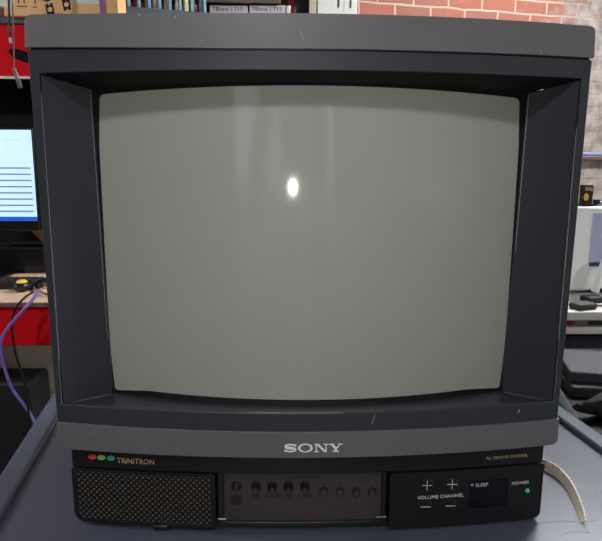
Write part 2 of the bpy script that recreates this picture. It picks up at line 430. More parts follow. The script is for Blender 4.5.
# S
w = .0128*KW; cen = []
for i in range(29):
    t = i/28
    if t <= .5:
        th = math.radians(20+ (t/.5)*235); cx, cy, rx, ry = .5, .725, .40, .215
        x, y = cx+rx*math.cos(th), cy+ry*math.sin(th)
    else:
        th = math.radians(75-((t-.5)/.5)*235); cx, cy, rx, ry = .5, .275, .42, .215
        x, y = cx+rx*math.cos(th), cy+ry*math.sin(th)
    h = .0005+.0008*math.exp(-((t-.5)/.16)**2)
    cen.append((x, y, h))
strip(cen, ox, w)
poly([(.90, .68), (.97, .68), (.97, 1.0), (.90, .98)], ox, w); poly([(.03, .32), (.10, .32), (.10, .02), (.03, 0)], ox, w)
# O
ox += .0142*KW; w = .0152*KW
N = 40
for i in range(N):
    a, c = 2*PI*i/N, 2*PI*(i+1)/N
    o_ = lambda t: (.5+.5*math.cos(t), .5+.52*math.sin(t)); n_ = lambda t: (.5+.335*math.cos(t), .5+.43*math.sin(t))
    poly([o_(a), o_(c), n_(c), n_(a)], ox, w)
# N
ox += .0166*KW; w = .0142*KW
poly([(.12, 0), (.20, 0), (.20, 1), (.12, 1)], ox, w); poly([(.82, 0), (.90, 0), (.90, 1), (.82, 1)], ox, w)
poly([(.12, 1), (.34, 1), (.90, 0), (.72, 0)], ox, w)
for a, c in ((0, .33), (.68, 1.0)): poly([(a, .92 if a > .5 else 0), (c, .92 if a > .5 else 0), (c, 1 if a > .5 else .08), (a, 1 if a > .5 else .08)], ox, w)
poly([(0, .92), (.2, .92), (.2, 1), (0, 1)], ox, w)
# Y
ox += .0147*KW; w = .0145*KW
poly([(.42, 0), (.62, 0), (.62, .46), (.42, .46)], ox, w)
poly([(.42, .42), (.62, .48), (.30, 1), (.08, 1)], ox, w); poly([(.54, .46), (.62, .42), (.90, 1), (.82, 1)], ox, w)
poly([(0, .92), (.42, .92), (.42, 1), (0, 1)], ox, w); poly([(.68, .92), (1.02, .92), (1.02, 1), (.68, 1)], ox, w); poly([(.28, 0), (.76, 0), (.76, .08), (.28, .08)], ox, w)
tag(finish('logo', b, SILVER, tv, smooth=0), 'raised silver maker name SONY')

# ---- base with controls
def hit(u, v, f):
    y = f(0)
    for _ in range(6): p = at(u, v, 1, y); y = f(p.x)
    return at(u, v, 1, y)
b = nb(); slab(b, -.2395, .2400, .8150, .8390, lambda x: fb(x), .34, 40)
box(b, -.2365, .2365, .014, .34, .7535, .8150)
finish('base_housing', b, BLACK, tv, bevel=.0012)
b = nb(); slab(b, -.2400, -.0945, .7555, .8140, lambda x: fb(x)-.001, .02, 16, lean=0, corner=(.002, .001, .002, .011))
gf = finish('grille_frame', b, BLACK, tv, bevel=.0012)
b = nb(); slab(b, -.2345, -.0990, .7590, .8110, lambda x: fb(x)-.0018, .015, 16, corner=(.002, .001, .001, .008))
tag(finish('speaker_grille', b, grille_mat(), gf, bevel=.0005), 'perforated speaker grille with tan holes')
b = nb(); slab(b, -.0920, .0765, .7600, .8148, lambda x: fb(x)+.0065, .02, 24)
cp = tag(finish('control_panel', b, PANEL, tv, bevel=.0005), 'brownish recessed panel of small knobs, its flap missing')
fc = lambda x: fb(x)+.0065
# lip under the control panel, black posts at both ends
b = nb(); slab(b, -.0935, .0785, .7560, .7605, lambda x: fb(x)+.0035, .02, 24)
finish('panel_lip', b, BLACK, cp, bevel=.0006)
for x in (-.0885, .0735):
    b = nb(); box(b, x-.0018, x+.0018, fb(x)-.001, fb(x)+.012, .7600, .8148)
    finish('hinge_post', b, BLACK, cp, bevel=.0005)
for x0, x1, z in ((-.0925, -.0840, .7662), (.0665, .0765, .7672)):
    b = nb(); cyl(b, (x0, fb(x0)-.001, z), (x1, fb(x1)-.001, z), .0011, n=12)
    tag(finish('hinge_pin', b, METAL, cp), 'bare metal hinge pin')
# knobs
for u, v in ((256, 488), (272, 488.5), (288.5, 488), (305, 488)):
    p = hit(u, v, lambda q: fc(q)-.004); x, z = p.x, p.z; y = fc(x)
    b = nb(); cyl(b, (x, y+.001, z), (x, y-.0030, z), .0052, .0050, 24); cyl(b, (x, y-.0030, z), (x, y-.0090, z), .0040, .0034, 24)
    k = finish('knob', b, KNOB, cp, bevel=.0004)
    b = nb(); box(b, x-.0006, x+.0006, y-.0096, y-.0088, z-.0030, z+.0030); cyl(b, (x, y-.0002, z-.0052), (x, y-.0026, z-.0068), .0022, .0009, 10)
    finish('pointer', b, mat('knob_edge', (58, 60, 60), .3), k)
for u, v in ((324, 493), (340.5, 493.5), (356.5, 493.5), (372.5, 493.5)):
    p = hit(u, v, lambda q: fc(q)-.004); x, z = p.x, p.z; y = fc(x)
    b = nb(); cyl(b, (x, y+.001, z), (x, y-.0022, z), .0045, .0043, 24)
    k = finish('push_button', b, KNOB, cp, bevel=.0003)
    b = nb(); cyl(b, (x, y-.0020, z), (x, y-.0040, z), .0029, .0027, 20)
    tag(finish('button_cap', b, mat('button_cap_grey', (62, 64, 58), .3), k, bevel=.0003), 'greyish shiny button cap')
p = hit(236.5, 486, fc); x, z = p.x, p.z; y = fc(x)
b = nb(); cyl(b, (x, y+.001, z), (x, y-.0016, z), .0056, .0054, 24); cyl(b, (x, y-.0016, z), (x, y-.0030, z), .0036, .0024, 16)
finish('jack_socket', b, KNOB, cp, bevel=.0003)
p = hit(236.5, 499.5, fc); x, z = p.x, p.z
b = nb(); box(b, x-.0058, x+.0058, fc(x)-.0008, fc(x)+.002, z-.0055, z+.0055)
finish('switch_plate', b, BLACK, cp, bevel=.0004)
b = nb()
for s_, u, v, sz in (('HUE', 256, 497, .0042), ('COLOR', 272, 497, .0042), ('PIC', 288, 497, .0042), ('SHARP', 305, 497, .0042), ('VOL. TONE', 307, 478.5, .0042), ('+', 256, 479, .005), ('+', 272, 479, .005), ('+', 288, 479, .005), ('AUDIO', 323, 484, .0036), ('TV', 340, 484, .0036), ('VIDEO', 362, 484, .0036), ('TV', 236, 512, .004)):
    p = hit(u, v, fc); text_mesh(b, s_, p.x, p.z, sz, fc, 1.1, align='CENTER')
finish('panel_lettering', b, DIM_INK, cp, smooth=0)
# right panel
fr_ = lambda x: fb(x)-.0015
b = nb(); slab(b, .0795, .2410, .7535, .8140, fr_, .02, 20, corner=(.001, .001, .007, .002))
rp = finish('button_panel', b, BLACK, tv, bevel=.0012)
def rpt(u, v):
    p = hit(u, v, fr_); return p.x, p.z
ff = lambda x: fr_(x)-.0001
for u, v, plus in ((427, 485, 1), (452, 484, 1), (425.5, 506, 0), (450.5, 505, 0)):
    x, z = rpt(u, v)
    b = nb(); cyl(b, (x, fr_(x)+.002, z), (x, fr_(x)-.0007, z), .0066, .0064, 28)
    bt = finish('button', b, mat('button_black', (28, 27, 29), .3), rp, bevel=.0004)
    b = nb(); yy = fr_(x)-.0010
    zz = z if plus else z-.0006
    box(b, x-.0050, x+.0050, yy, yy+.0006, zz-.00035, zz+.00035)
    if plus: box(b, x-.00035, x+.00035, yy, yy+.0006, z-.0052, z+.0052)
    finish('sign_mark', b, WHITE_INK, bt, smooth=0)
b = nb(); x0, z1 = rpt(470, 481); x1, z0 = rpt(507.5, 505)
slab(b, x0, x1, z0, z1, lambda x: fr_(x)-.0005, .012, 10)
finish('display_window', b, GLOSS, rp, bevel=.0004)
x, z = rpt(527.3, 490.5)
b = nb(); cyl(b, (x, fr_(x)+.001, z), (x, fr_(x)-.0010, z), .0025, .0021, 20)
tag(finish('power_light', b, mat('green_lens', (60, 160, 95), .3, emit=(70, 200, 110), es=.25), rp), 'small green power light')
b = nb()
for s_, u, v, sz, xs_ in (('VOLUME', 427.5, 498.6, .0050, 1.12), ('CHANNEL', 451.5, 497.0, .0050, 1.08), ('SLEEP', 481.5, 486, .0050, 1.1), ('POWER', 520, 484, .0048, 1.15)):
    x, z = rpt(u, v); text_mesh(b, s_, x, z, sz, lambda q: fr_(q)-.0006, xs_, align='CENTER')
finish('panel_lettering', b, WHITE_INK, rp, smooth=0)
b = nb(); x, z = rpt(472, 484.6); box(b, x-.0011, x+.0011, fr_(x)-.0010, fr_(x), z-.0009, z+.0009)
finish('sleep_mark', b, WHITE_INK, rp, smooth=0)
# strip lettering
b = nb(); p = hit(117, 462.6, fb)
text_mesh(b, 'TRINITRON', p.x, p.z, .0078, lambda q: fb(q)-.0001, .93, rot=0)
finish('wordmark', b, ORANGE_INK, tv, smooth=0)
b = nb(); p = hit(486, 459.5, fb)
text_mesh(b, 'PLL REMOTE CONTROL', p.x, p.z, .0042, lambda q: fb(q)-.0001, 1.0)
finish('wordmark', b, ORANGE_INK, tv, smooth=0)
for u, v, c, nm in ((92.5, 456.7, (214, 70, 62), 'red'), (101.5, 457.4, (120, 186, 82), 'yellow-green'), (111, 458, (66, 150, 120), 'teal green')):
    p = hit(u, v, fb); b = nb()
    N = 24; y = fb(p.x)
    A = [b.verts.new((p.x+.0041*math.cos(2*PI*k/N), y-.0006, p.z+.0026*math.sin(2*PI*k/N))) for k in range(N)]; B = [b.verts.new((v_.co.x, y+.0004, v_.co.z)) for v_ in A]
    b.faces.new(A); b.faces.new(B[::-1])
    for k in range(N): b.faces.new((A[k], A[(k+1) % N], B[(k+1) % N], B[k]))
    tag(finish('colour_dot', b, mat('dot_'+nm.replace('-', '_').replace(' ', '_'), c, .4), tv, smooth=0), nm+' oval dot')
for x, y in ((-.150, .006), (.150, .004), (-.19, .30), (.19, .30)):
    b = nb(); cyl(b, (x, y, BZ), (x, y, .7560), .0085, .0095, 20)
    finish('foot', b, DEEP, tv, bevel=.0008)
b = nb(); x = -.150; box(b, x-.008, x+.008, fb(x)-.0035, .01, .7525, .7580); 
finish('grille_latch', b, BLACK, tv, bevel=.0015)

# ================================================================== GREY CART
RA = math.atan(.13); cpiv = (.0138, .2)
cart = thing('utility_cart', (.0138, .2, 0), 'scratched grey plastic cart with raised rim holding the television', 'cart')
def cb(bm, x0, x1, y0, y1, z0, z1): box(bm, cpiv[0]+x0, cpiv[0]+x1, cpiv[1]+y0, cpiv[1]+y1, z0, z1, rot=RA, piv=cpiv)
b = nb(); prism(b, [(-.380, -.50), (.380, -.50), (.380, .36), (-.380, .36)], .715, BZ, 'xy')
bmesh.ops.rotate(b, verts=b.verts, cent=(0, 0, 0), matrix=Matrix.Rotation(RA, 3, 'Z')); bmesh.ops.translate(b, verts=b.verts, vec=(cpiv[0], cpiv[1], 0))
finish('cart_top', b, TABLE, cart, bevel=.006, seg=3)
b = nb()
for x0, x1, y0, y1 in ((-.382, -.352, -.50, .36), (.356, .384, -.50, .36), (-.3519, .3559, .332, .36), (-.3519, .3559, -.50, -.472)): cb(b, x0, x1, y0, y1, .725, .7585)
finish('rim', b, TABLE, cart, bevel=.005, seg=3)
for x in (-.33, .33):
    for y in (-.44, .30):
        b = nb(); cb(b, x-.03, x+.03, y-.03, y+.03, .12, .716); l = finish('leg', b, TABLE, cart, bevel=.01)
        q = Matrix.Rotation(RA, 3, 'Z')@Vector((x, y, 0))
        b = nb(); cyl(b, (cpiv[0]+q.x-.014, cpiv[1]+q.y, .06), (cpiv[0]+q.x+.014, cpiv[1]+q.y, .06), .06, n=28)
        box(b, cpiv[0]+q.x-.02, cpiv[0]+q.x+.02, cpiv[1]+q.y-.02, cpiv[1]+q.y+.02, .115, .13)
        finish('caster', b, DEEP, cart, bevel=.003)
b = nb(); cb(b, -.37, .37, -.49, .35, .18, .22); finish('lower_shelf', b, TABLE, cart, bevel=.006)

# scratches in the cart top and scuffs on the cabinet
SCR = mat('scratch_pale', (170, 172, 178), .5)
for P in ([(538, 524), (560, 521), (585, 522), (606, 518)], [(575, 484), (583, 491), (592, 500)], [(584, 480), (592, 486), (600, 492)], [(560, 536), (572, 532), (590, 533)]):
    b = nb(); tube(b, [at(u, v, 2, BZ) for u, v in P], .00035, n=6); finish('scratch', b, SCR, cart)
for (u, v), (du, dv) in (((138, 13.5), (2, 2.5)), ((176, 15.5), (-2, 3)), ((300, 30), (3, 9)), ((541, 50.5), (.5, 3)), ((200, 40), (1, .5))):
    P0 = hit(u, v, lambda x: bul(x)-.0019); P1 = hit(u+du, v+dv, lambda x: bul(x)-.0019)
    b = nb(); tube(b, [P0+Vector((0, .0006, 0)), P1+Vector((0, .0006, 0))], .0005 if u < 290 or u > 500 else .0004, n=6); finish('scuff', b, mat('scuff_pale', (150, 150, 152), .5), tv)
for (u, v), (du, dv) in (((88, 424), (.8, .5)), ((90, 434), (1, 1)), ((375, 415), (-3, 9)), ((527, 428), (.8, .4)), ((537, 430), (.8, .4)), ((518, 413), (2, -3))):
    f_ = (lambda x: bul(x)-.0019) if v > 421 else (lambda x: bul(x)-.0004)
    P0 = hit(u, v, f_); P1 = hit(u+du, v+dv, f_)
    b = nb(); tube(b, [P0+Vector((0, .0003, 0)), P1+Vector((0, .0003, 0))], .0004, n=6); finish('scuff', b, mat('scuff_pale', (150, 150, 152), .5), tv)

# serrated strap curling out from behind the base
b = nb()
ctl = [at(530, 465, 2, BZ+.001), at(545, 469, 2, BZ+.001), at(556, 476, 2, BZ+.001), at(566, 487, 2, BZ+.001), at(573, 500, 2, BZ+.001), at(578, 512, 2, BZ+.001), at(582, 523, 2, BZ+.001)]
pts = []
for i in range(len(ctl)-1):
    p0 = ctl[max(i-1, 0)]; p1 = ctl[i]; p2 = ctl[i+1]; p3 = ctl[min(i+2, len(ctl)-1)]
    for k in range(8):
        t = k/8; pts.append(.5*((2*p1)+(p2-p0)*t+(2*p0-5*p1+4*p2-p3)*t*t+(3*p1-p0-3*p2+p3)*t**3))
pts.append(ctl[-1])
rows = []
for i, p in enumerate(pts):
    t = i/(len(pts)-1); d = (pts[min(i+1, len(pts)-1)]-pts[max(i-1, 0)]).normalized(); nrm = Vector((d.y, -d.x, 0)).normalized()
    hgt = .0115*(1-t**3*.6); tooth = (.0011 if i % 2 else 0) if .25 < t < .96 else 0
    leanv = nrm*(-1)*(.0015+.0050*t)*(1-t**4*.4)
    z0 = 0; P = [p, p+Vector((0, 0, hgt*(1-.25*t)+tooth))+leanv*(1+tooth*200)]
    rows.append([b.verts.new(v) for v in (P[0], P[1], P[1]+nrm*(.0012+tooth), P[0]+nrm*.0012)])
for A, B in zip(rows, rows[1:]):
    for k in range(4): b.faces.new((A[k], B[k], B[(k+1) % 4], A[(k+1) % 4]))
b.faces.new(rows[0]); b.faces.new(rows[-1][::-1])
tag(finish('plastic_strap', b, mat('cream_strap', (214, 202, 182), .45, var=.15, vscale=200), smooth=0), 'cream serrated plastic strap curling from behind the television onto the cart', 'strap')

# ================================================================== ROOM
BRICK = brick_mat()
WALLP = mat('painted_wall', (205, 203, 196), .8, var=.06, vscale=1.5)
FLOORM = mat('concrete_floor', (96, 92, 88), .6, var=.25, vscale=3)
def struct(name, b, m): o = finish(name, b, m, smooth=0); o['kind'] = 'structure'; return o
RB = math.atan(.23)
b = nb(); box(b, -4.6, 3.6, 3.0, 3.2, 0, 3.0); bw = struct('wall_back', b, BRICK)
bmx = bw.matrix_world
# brick texture wants wall-aligned coordinates: the mesh keeps its local axes and the object is turned
bw.location = Vector((0, 3.1, 0))+Vector((-.5*math.cos(RB), -.5*math.sin(RB), 0)); bw.rotation_euler = (0, 0, RB)
b = nb(); box(b, -4.2, 4.2, -3.4, 4.2, -.1, 0); struct('floor', b, FLOORM)
b = nb(); box(b, -4.2, 4.2, -3.4, 4.2, 3.0, 3.1); struct('ceiling', b, mat('ceiling_white', (205, 203, 196), .9))
b = nb(); box(b, -4.3, -4.2, -3.4, 4.2, 0, 3.0); struct('wall_left', b, mat('left_wall_paint', (62, 58, 54), .8, var=.15, vscale=2))
b = nb(); box(b, 3.5, 3.6, -3.4, 4.2, 0, 3.0); struct('wall_right', b, WALLP)
b = nb(); wx0, wx1, wz0, wz1 = -1.5, .55, .95, 2.35
box(b, -4.2, wx0, -3.5, -3.4, 0, 3.0); box(b, wx1, 4.2, -3.5, -3.4, 0, 3.0); box(b, wx0, wx1, -3.5, -3.4, 0, wz0); box(b, wx0, wx1, -3.5, -3.4, wz1, 3.0)
struct('wall_front', b, WALLP)
b = nb()
for x in (wx0, (wx0+wx1)/2-.02, wx1-.04): box(b, x, x+.04, -3.47, -3.42, wz0, wz1)
for z in (wz0, wz1-.04): box(b, wx0, wx1, -3.47, -3.42, z, z+.04)
struct('added_window_1', b, mat('added_window_frame_white', (214, 214, 210), .5))  # added window out of view, for brightness mirrored in the glass and bezel
b = nb(); box(b, wx0+.04, wx1-.04, -3.452, -3.446, wz0+.04, wz1-.04); g_ = struct('added_window_glass_1', b, mat('added_window_pane', (240, 245, 245), .02, trans=1)); g_.name = 'added_window_2'

# ---- left: red workbench with hutch
RED = mat('red_paint', (200, 16, 26), .7, spec=.08, var=.12, vscale=6)
DARK = mat('dark_board', (20, 14, 14), .8, spec=.2)
WOOD = mat('worn_bench_wood', (205, 172, 140), .6, var=.25, vscale=14)
wb = thing('workbench', (-1.1, 1.35, 0), 'red workbench with tan wooden top and red upper shelf, left of the television', 'workbench')
b = nb(); box(b, -1.85, -.48, .99, 1.75, .738, .75); finish('bench_top', b, WOOD, wb, bevel=.003)
b = nb(); box(b, -1.85, -.48, .984, .990, .7385, .749); tag(finish('edge_strip', b, mat('grey_edge', (120, 100, 95), .5), wb), 'grey edge strip of the bench top')
b = nb(); box(b, -1.84, -.49, .992, 1.01, .63, .7378); finish('apron', b, RED, wb, bevel=.002)
for x in (-1.82, -.53):
    for y in (1.05, 1.70):
        b = nb(); box(b, x-.02, x+.02, y-.02, y+.02, 0, .7378); finish('leg', b, RED, wb, bevel=.002)
b = nb(); box(b, -1.85, -.48, 1.75, 1.77, .3, 1.62); finish('back_panel', b, DARK, wb)
b = nb()
zT = at(10, 24, 1, 1.5).z; zB = at(10, 77, 1, 1.5).z
box(b, -1.85, -.46, 1.5, 1.52, zB, zT); hs = finish('red_fascia', b, RED, wb, bevel=.002)
b = nb(); box(b, -1.85, -.46, 1.494, 1.50, zB-.006, zB+.002); tag(finish('white_edge', b, mat('white_edge_paint', (200, 196, 190), .5), hs), 'white lower edge of the red shelf')
b = nb()
pc = at(23, 56, 1, 1.497); N = 24
poly_ = [(pc.x+.048*math.cos(2*PI*k/N)*math.cos(.35)+.017*math.sin(2*PI*k/N)*math.sin(.35), pc.z-.048*math.cos(2*PI*k/N)*math.sin(.35)+.017*math.sin(2*PI*k/N)*math.cos(.35)) for k in range(N)]
prism(b, poly_, 1.4965, 1.4995); tag(finish('oval_badge', b, mat('oval_black', (24, 14, 16), .8, spec=.1), hs, smooth=0), 'black oval on the red shelf front')
b = nb(); box(b, -1.85, -.46, 1.521, 1.75, zT-.02, zT); finish('upper_shelf', b, DARK, wb)
b = nb(); box(b, -1.85, -.46, 1.490, 1.51, zT+.0005, zT+.017); tag(finish('shelf_trim', b, mat('navy_trim', (38, 40, 58), .5), wb), 'navy strip along the shelf top')
for x in (-1.83, -.48):
    b = nb(); box(b, x-.015, x+.015, 1.60, 1.74, .75, zT-.02); finish('upright', b, DARK, wb)
zS = zT+.0175
# cardboard box on it
CARD = mat('cardboard', (236, 184, 128), .75, var=.12, vscale=12)
yb = 1.47; pr = at(125, 14, 1, yb); pl = at(4, 14, 1, yb)
cbx = thing('cardboard_box', ((pl.x+pr.x)/2, yb+.14, zS), 'open-faced tan cardboard box with black handling marks, on the red shelf', 'box')
cbx['label'] = 'tan cardboard shipping box with black handling marks and purple tape, on the red shelf'
b = nb(); zq = pr.z; zS2 = zS
bx1 = at(118, 10, 1, yb).x
prism(b, [(pl.x, yb), (bx1, yb), (at(126, 10, 1, yb+.07).x, yb+.07), (at(122, 10, 1, yb+.24).x, yb+.24), (pl.x, yb+.24)], zS, zS+.26, 'xy'); finish('carton', b, CARD, cbx, bevel=.003)
b = nb(); ta = at(100, 10, 1, yb).x; tb_ = at(106, 10, 1, yb).x; box(b, ta, tb_, yb-.0015, yb+.0, zS+.002, zS+.258); tag(finish('tape', b, mat('purple_tape', (150, 92, 140), .4), cbx, smooth=0), 'purple tape strip')
b = nb(); la = at(77, 3, 1, yb); lb = at(99, 3, 1, yb); box(b, la.x, lb.x, yb-.0015, yb, la.z-.002, la.z+.08); tag(finish('paper_label', b, mat('paper', (225, 222, 224), .6), cbx, smooth=0), 'white paper label')
INK = mat('black_print', (28, 20, 18), .6)
def ringmark(u, v, h, rot=.15):
    b = nb(); p = at(u, v, 1, yb); c_, s_ = math.cos(rot), math.sin(rot)
    for k in range(4):  # heart-like bracket ends
        dx, dz = [(-.45, .45), (.45, .45), (.45, -.45), (-.45, -.45)][k]
        q = [(-.22, -.22), (.22, -.22), (.22, .22), (-.22, .22)]
        prism(b, [(p.x+((dx*.75+a)*c_-(dz+c)*s_)*h*.8, p.z+((dx*.75+a)*s_+(dz+c)*c_)*h) for a, c in q], yb-.001, yb)
    N = 20
    for k in range(N):
        a0, a1 = 2*PI*k/N, 2*PI*(k+1)/N
        prism(b, [(p.x+h*r_*math.cos(a_), p.z+h*r_*math.sin(a_)) for r_, a_ in ((.5, a0), (.5, a1), (.30, a1), (.30, a0))], yb-.001, yb)
    finish('handling_mark', b, INK, cbx, smooth=0)
ringmark(50, 9.5, .026); ringmark(66.5, 4.5, .026)
b = nb()
for u in (18.5, 24, 35): # legs of the printed arrows
    p = at(u, 0, 1, yb); box(b, p.x-.0018, p.x+.0018, yb-.001, yb, p.z-.010, p.z+.03)
for u0, u1, v in ((17, 27, 6.2), (33, 37, 7)):
    p = at(u0, v, 1, yb); q = at(u1, v, 1, yb); box(b, p.x, q.x, yb-.001, yb, p.z-.0013, p.z+.0013)
finish('arrow_print', b, INK, cbx, smooth=0)
b = nb(); p = at(47, 0, 1, yb); prism(b, [(p.x-.012, p.z-.002), (p.x, p.z-.006), (p.x+.014, p.z), (p.x+.008, p.z+.02), (p.x-.008, p.z+.02)], yb-.001, yb)
finish('handling_mark', b, INK, cbx, smooth=0)
# paper and hanging cord
b = nb(); yq = 1.36
A = [at(-6, -6, 1, yq), at(14, -6, 1, yq), at(12, 9, 1, yq), at(1, 6, 1, yq), at(-6, 4, 1, yq)]
prism(b, [(p.x, p.z) for p in A], yq, yq+.004)
tag(finish('papers', b, mat('ivory_paper', (214, 210, 196), .7), smooth=0), 'loose ivory papers hanging from the corner above the red shelf', 'paper')
hc = thing('hanging_cord', at(12, 5, 1, 1.33), 'thin grey cord with a clear plug dangling in front of the red shelf', 'cord')
b = nb(); tube(b, [at(10, -30, 1, 1.33), at(12.5, 5, 1, 1.33), at(13.5, 35, 1, 1.33), at(14, 70, 1, 1.33)], .0022); finish('cord', b, mat('cord_grey', (92, 80, 78), .5), hc)
b = nb(); tube(b, [at(8, -30, 1, 1.33), at(9, 10, 1, 1.33), at(9, 28, 1, 1.33), at(10.5, 42, 1, 1.33)], .0035); cyl(b, at(9, 27, 1, 1.328), at(9.5, 32, 1, 1.328), .0055); tag(finish('second_lead', b, mat('lead_dark', (50, 44, 46), .5), hc), 'dark lead beside the cord')
b = nb(); cyl(b, at(10.5, 38, 1, 1.33), at(11, 43, 1, 1.33), .005); finish('lead_tip', b, mat('tip_white', (200, 190, 185), .4), hc)
b = nb(); cyl(b, at(14, 68, 1, 1.33), at(18, 80, 1, 1.33), .0045, .0068, 12); cyl(b, at(18, 79, 1, 1.33), at(20.5, 88, 1, 1.33), .0078, .0070, 4)
tag(finish('plug', b, mat('clear_plug', (96, 86, 82), .3), hc), 'clear grey plug')

# monitor
my = 1.25
mo = thing('computer_monitor', at(-30, 262, 2, .75), 'flat computer monitor showing a pale page of text lines, on the red workbench', 'monitor')
# screen rectangle from its seen right edge
tr = at(31.5, 130, 1, my); brc = at(38, 221, 1, my); zt, zb = tr.z, brc.z; xr = (tr.x+brc.x)/2
xr = -.7625; 
WLOC[mo.name] = Vector((xr-.27, my, .75)); mo.location = WLOC[mo.name]
b = nb(); box(b, xr-.545, xr+.004, my, my+.03, zb-.030, zt+.006); box(b, xr-.30, xr-.22, my+.03, my+.05, .80, zb+.1)
finish('housing', b, DEEP, mo, bevel=.003)
scr = mat('lit_page', (200, 226, 242), .4, emit=(188, 222, 244), es=.75)
b = nb(); box(b, xr-.54, xr, my-.002, my, zb+.013, zt); sc = tag(finish('display', b, scr, mo, smooth=0), 'lit pale blue page')
b = nb(); box(b, xr-.54, xr, my-.002, my, zb, zb+.0128); tag(finish('task_bar', b, mat('blue_bar', (30, 90, 190), .4, emit=(20, 84, 190), es=.7), mo, smooth=0), 'blue bar along the bottom')
b = nb()
for v in (168, 174.2, 180.4, 186.6, 192.8, 199, 205.2, 211.2):
    p = at(15, v, 1, my); box(b, xr-.5, xr-.008, my-.0032, my-.002, p.z-.0022, p.z+.0022)
finish('text_rows', b, mat('grey_rows', (118, 140, 150), .5, emit=(118, 146, 160), es=.5), sc, smooth=0)
b = nb(); box(b, xr-.08, xr-.03, my-.0032, my-.002, at(15, 140, 1, my).z-.0010, at(15, 140, 1, my).z+.001); finish('faint_line', b, mat('faint_rows', (170, 196, 210), .5, emit=(170, 200, 216), es=.6), sc, smooth=0)
b = nb(); box(b, xr-.30, xr-.22, my+.012, my+.05, .755, .82); box(b, xr-.38, xr-.14, my-.005, my+.15, .7505, .758); finish('stand', b, DEEP, mo, bevel=.002)
# keyboard
kb = thing('keyboard', (-.93, 1.19, .7505), 'black computer keyboard on the workbench below the monitor', 'keyboard')
b = nb(); box(b, -1.20, -.73, 1.145, 1.24, .7505, .766); finish('keyboard_body', b, DEEP, kb, bevel=.003)
b = nb()
for i in range(25):
    for j in range(4): box(b, -1.195+i*.018, -1.181+i*.018, 1.149+j*.0220, 1.167+j*.0220, .766, .771)
finish('keys', b, mat('key_black', (34, 33, 35), .4), kb, bevel=.001, seg=1)
# mouse-like device with yellow oval
pm = at(18, 293, 2, .75)
pm.y -= .0
gm = thing('trackball', pm, 'round black trackball with a yellow centre lying at the workbench edge', 'trackball')
b = nb(); bmesh.ops.create_uvsphere(b, u_segments=28, v_segments=14, radius=1); bmesh.ops.scale(b, verts=b.verts, vec=(.027, .036, .015)); bmesh.ops.translate(b, verts=b.verts, vec=(pm.x, pm.y+.030, .7655)); finish('trackball_body', b, KNOB, gm)
b = nb(); bmesh.ops.create_uvsphere(b, u_segments=20, v_segments=10, radius=1); bmesh.ops.scale(b, verts=b.verts, vec=(.015, .017, .007)); bmesh.ops.translate(b, verts=b.verts, vec=(pm.x+.004, pm.y+.020, .7775)); tag(finish('centre', b, mat('yellow_plastic', (236, 196, 70), .35), gm), 'yellow oval centre')
b = nb(); box(b, -1.40, -.60, 1.40, 1.56, .7505, .835)
tag(finish('black_case', b, mat('case_black', (11, 10, 11), .7), bevel=.006), 'long flat black case lying behind the keyboard on the workbench', 'case')
# brown item and dark clutter at the back of the bench
b = nb(); q = at(40, 240, 1, 1.42); prism(b, [(q.x-.045, q.z+.05), (q.x-.005, q.z+.035), (q.x+.06, q.z+.06), (q.x+.07, .8355), (q.x+.012, .8355)], 1.42, 1.49)
tag(finish('leather_pouch', b, mat('brown_leather', (120, 96, 80), .7, var=.2, vscale=30), bevel=.006), 'brown pouch standing on the long black case beside the monitor', 'pouch')
# cables
b = nb(); tube(b, [at(40, 290, 1, .985), at(27, 306, 1, .955), at(10, 325, 1, .95), at(1, 341, 1, .95), at(3, 362, 1, .95), at(12, 388, 1, .96), at(24, 405, 1, .96), at(34, 421, 1, .96), at(50, 460, 1, .9)], .0042)
tag(finish('purple_cable', b, mat('purple_jacket', (134, 104, 190), .4)), 'purple network cable looping down over the red bench front', 'cable')
b = nb(); tube(b, [at(33, 292, 1, 1.05), at(22, 300, 1, .967), at(14, 312, 1, .96), at(12, 330, 1, .96), at(16, 355, 1, .96), at(25, 385, 1, .96), at(29, 420, 1, .96), at(29, 480, 1, .96)], .0030)
tag(finish('black_cable', b, mat('black_jacket', (20, 18, 20), .5)), 'thin black cable hanging off the workbench beside the purple one', 'cable')
b = nb(); tube(b, [at(60, 288, 2, .757), at(48, 286, 2, .757), at(38, 284, 2, .760), at(34, 288, 2, .757), at(46, 294, 2, .757), at(60, 297, 2, .757)], .0035)
tag(finish('brown_cord', b, mat('brown_jacket', (120, 88, 66), .5)), 'brown coiled cord lying on the wooden bench top', 'cord')
# storage under the bench
b = nb(); q0 = at(-80, 383, 1, 1.03); q1 = at(31, 383, 1, 1.03); box(b, q0.x, q1.x, 1.03, 1.16, 0, q1.z)
tag(finish('storage_bin', b, mat('bin_black', (10, 9, 10), .7), bevel=.01), 'black storage bin standing under the red workbench', 'bin')
b = nb(); box(b, -1.75, -.56, 1.20, 1.23, 0, .70)  # stands in for the wall, moved forward and lightened out of the shade
tag(finish('wall_stand_in', b, mat('wall_stand_in_grey', (190, 180, 164), .8, var=.15, vscale=6)), 'grey board standing in for the wall under the workbench, behind the cables', 'board')

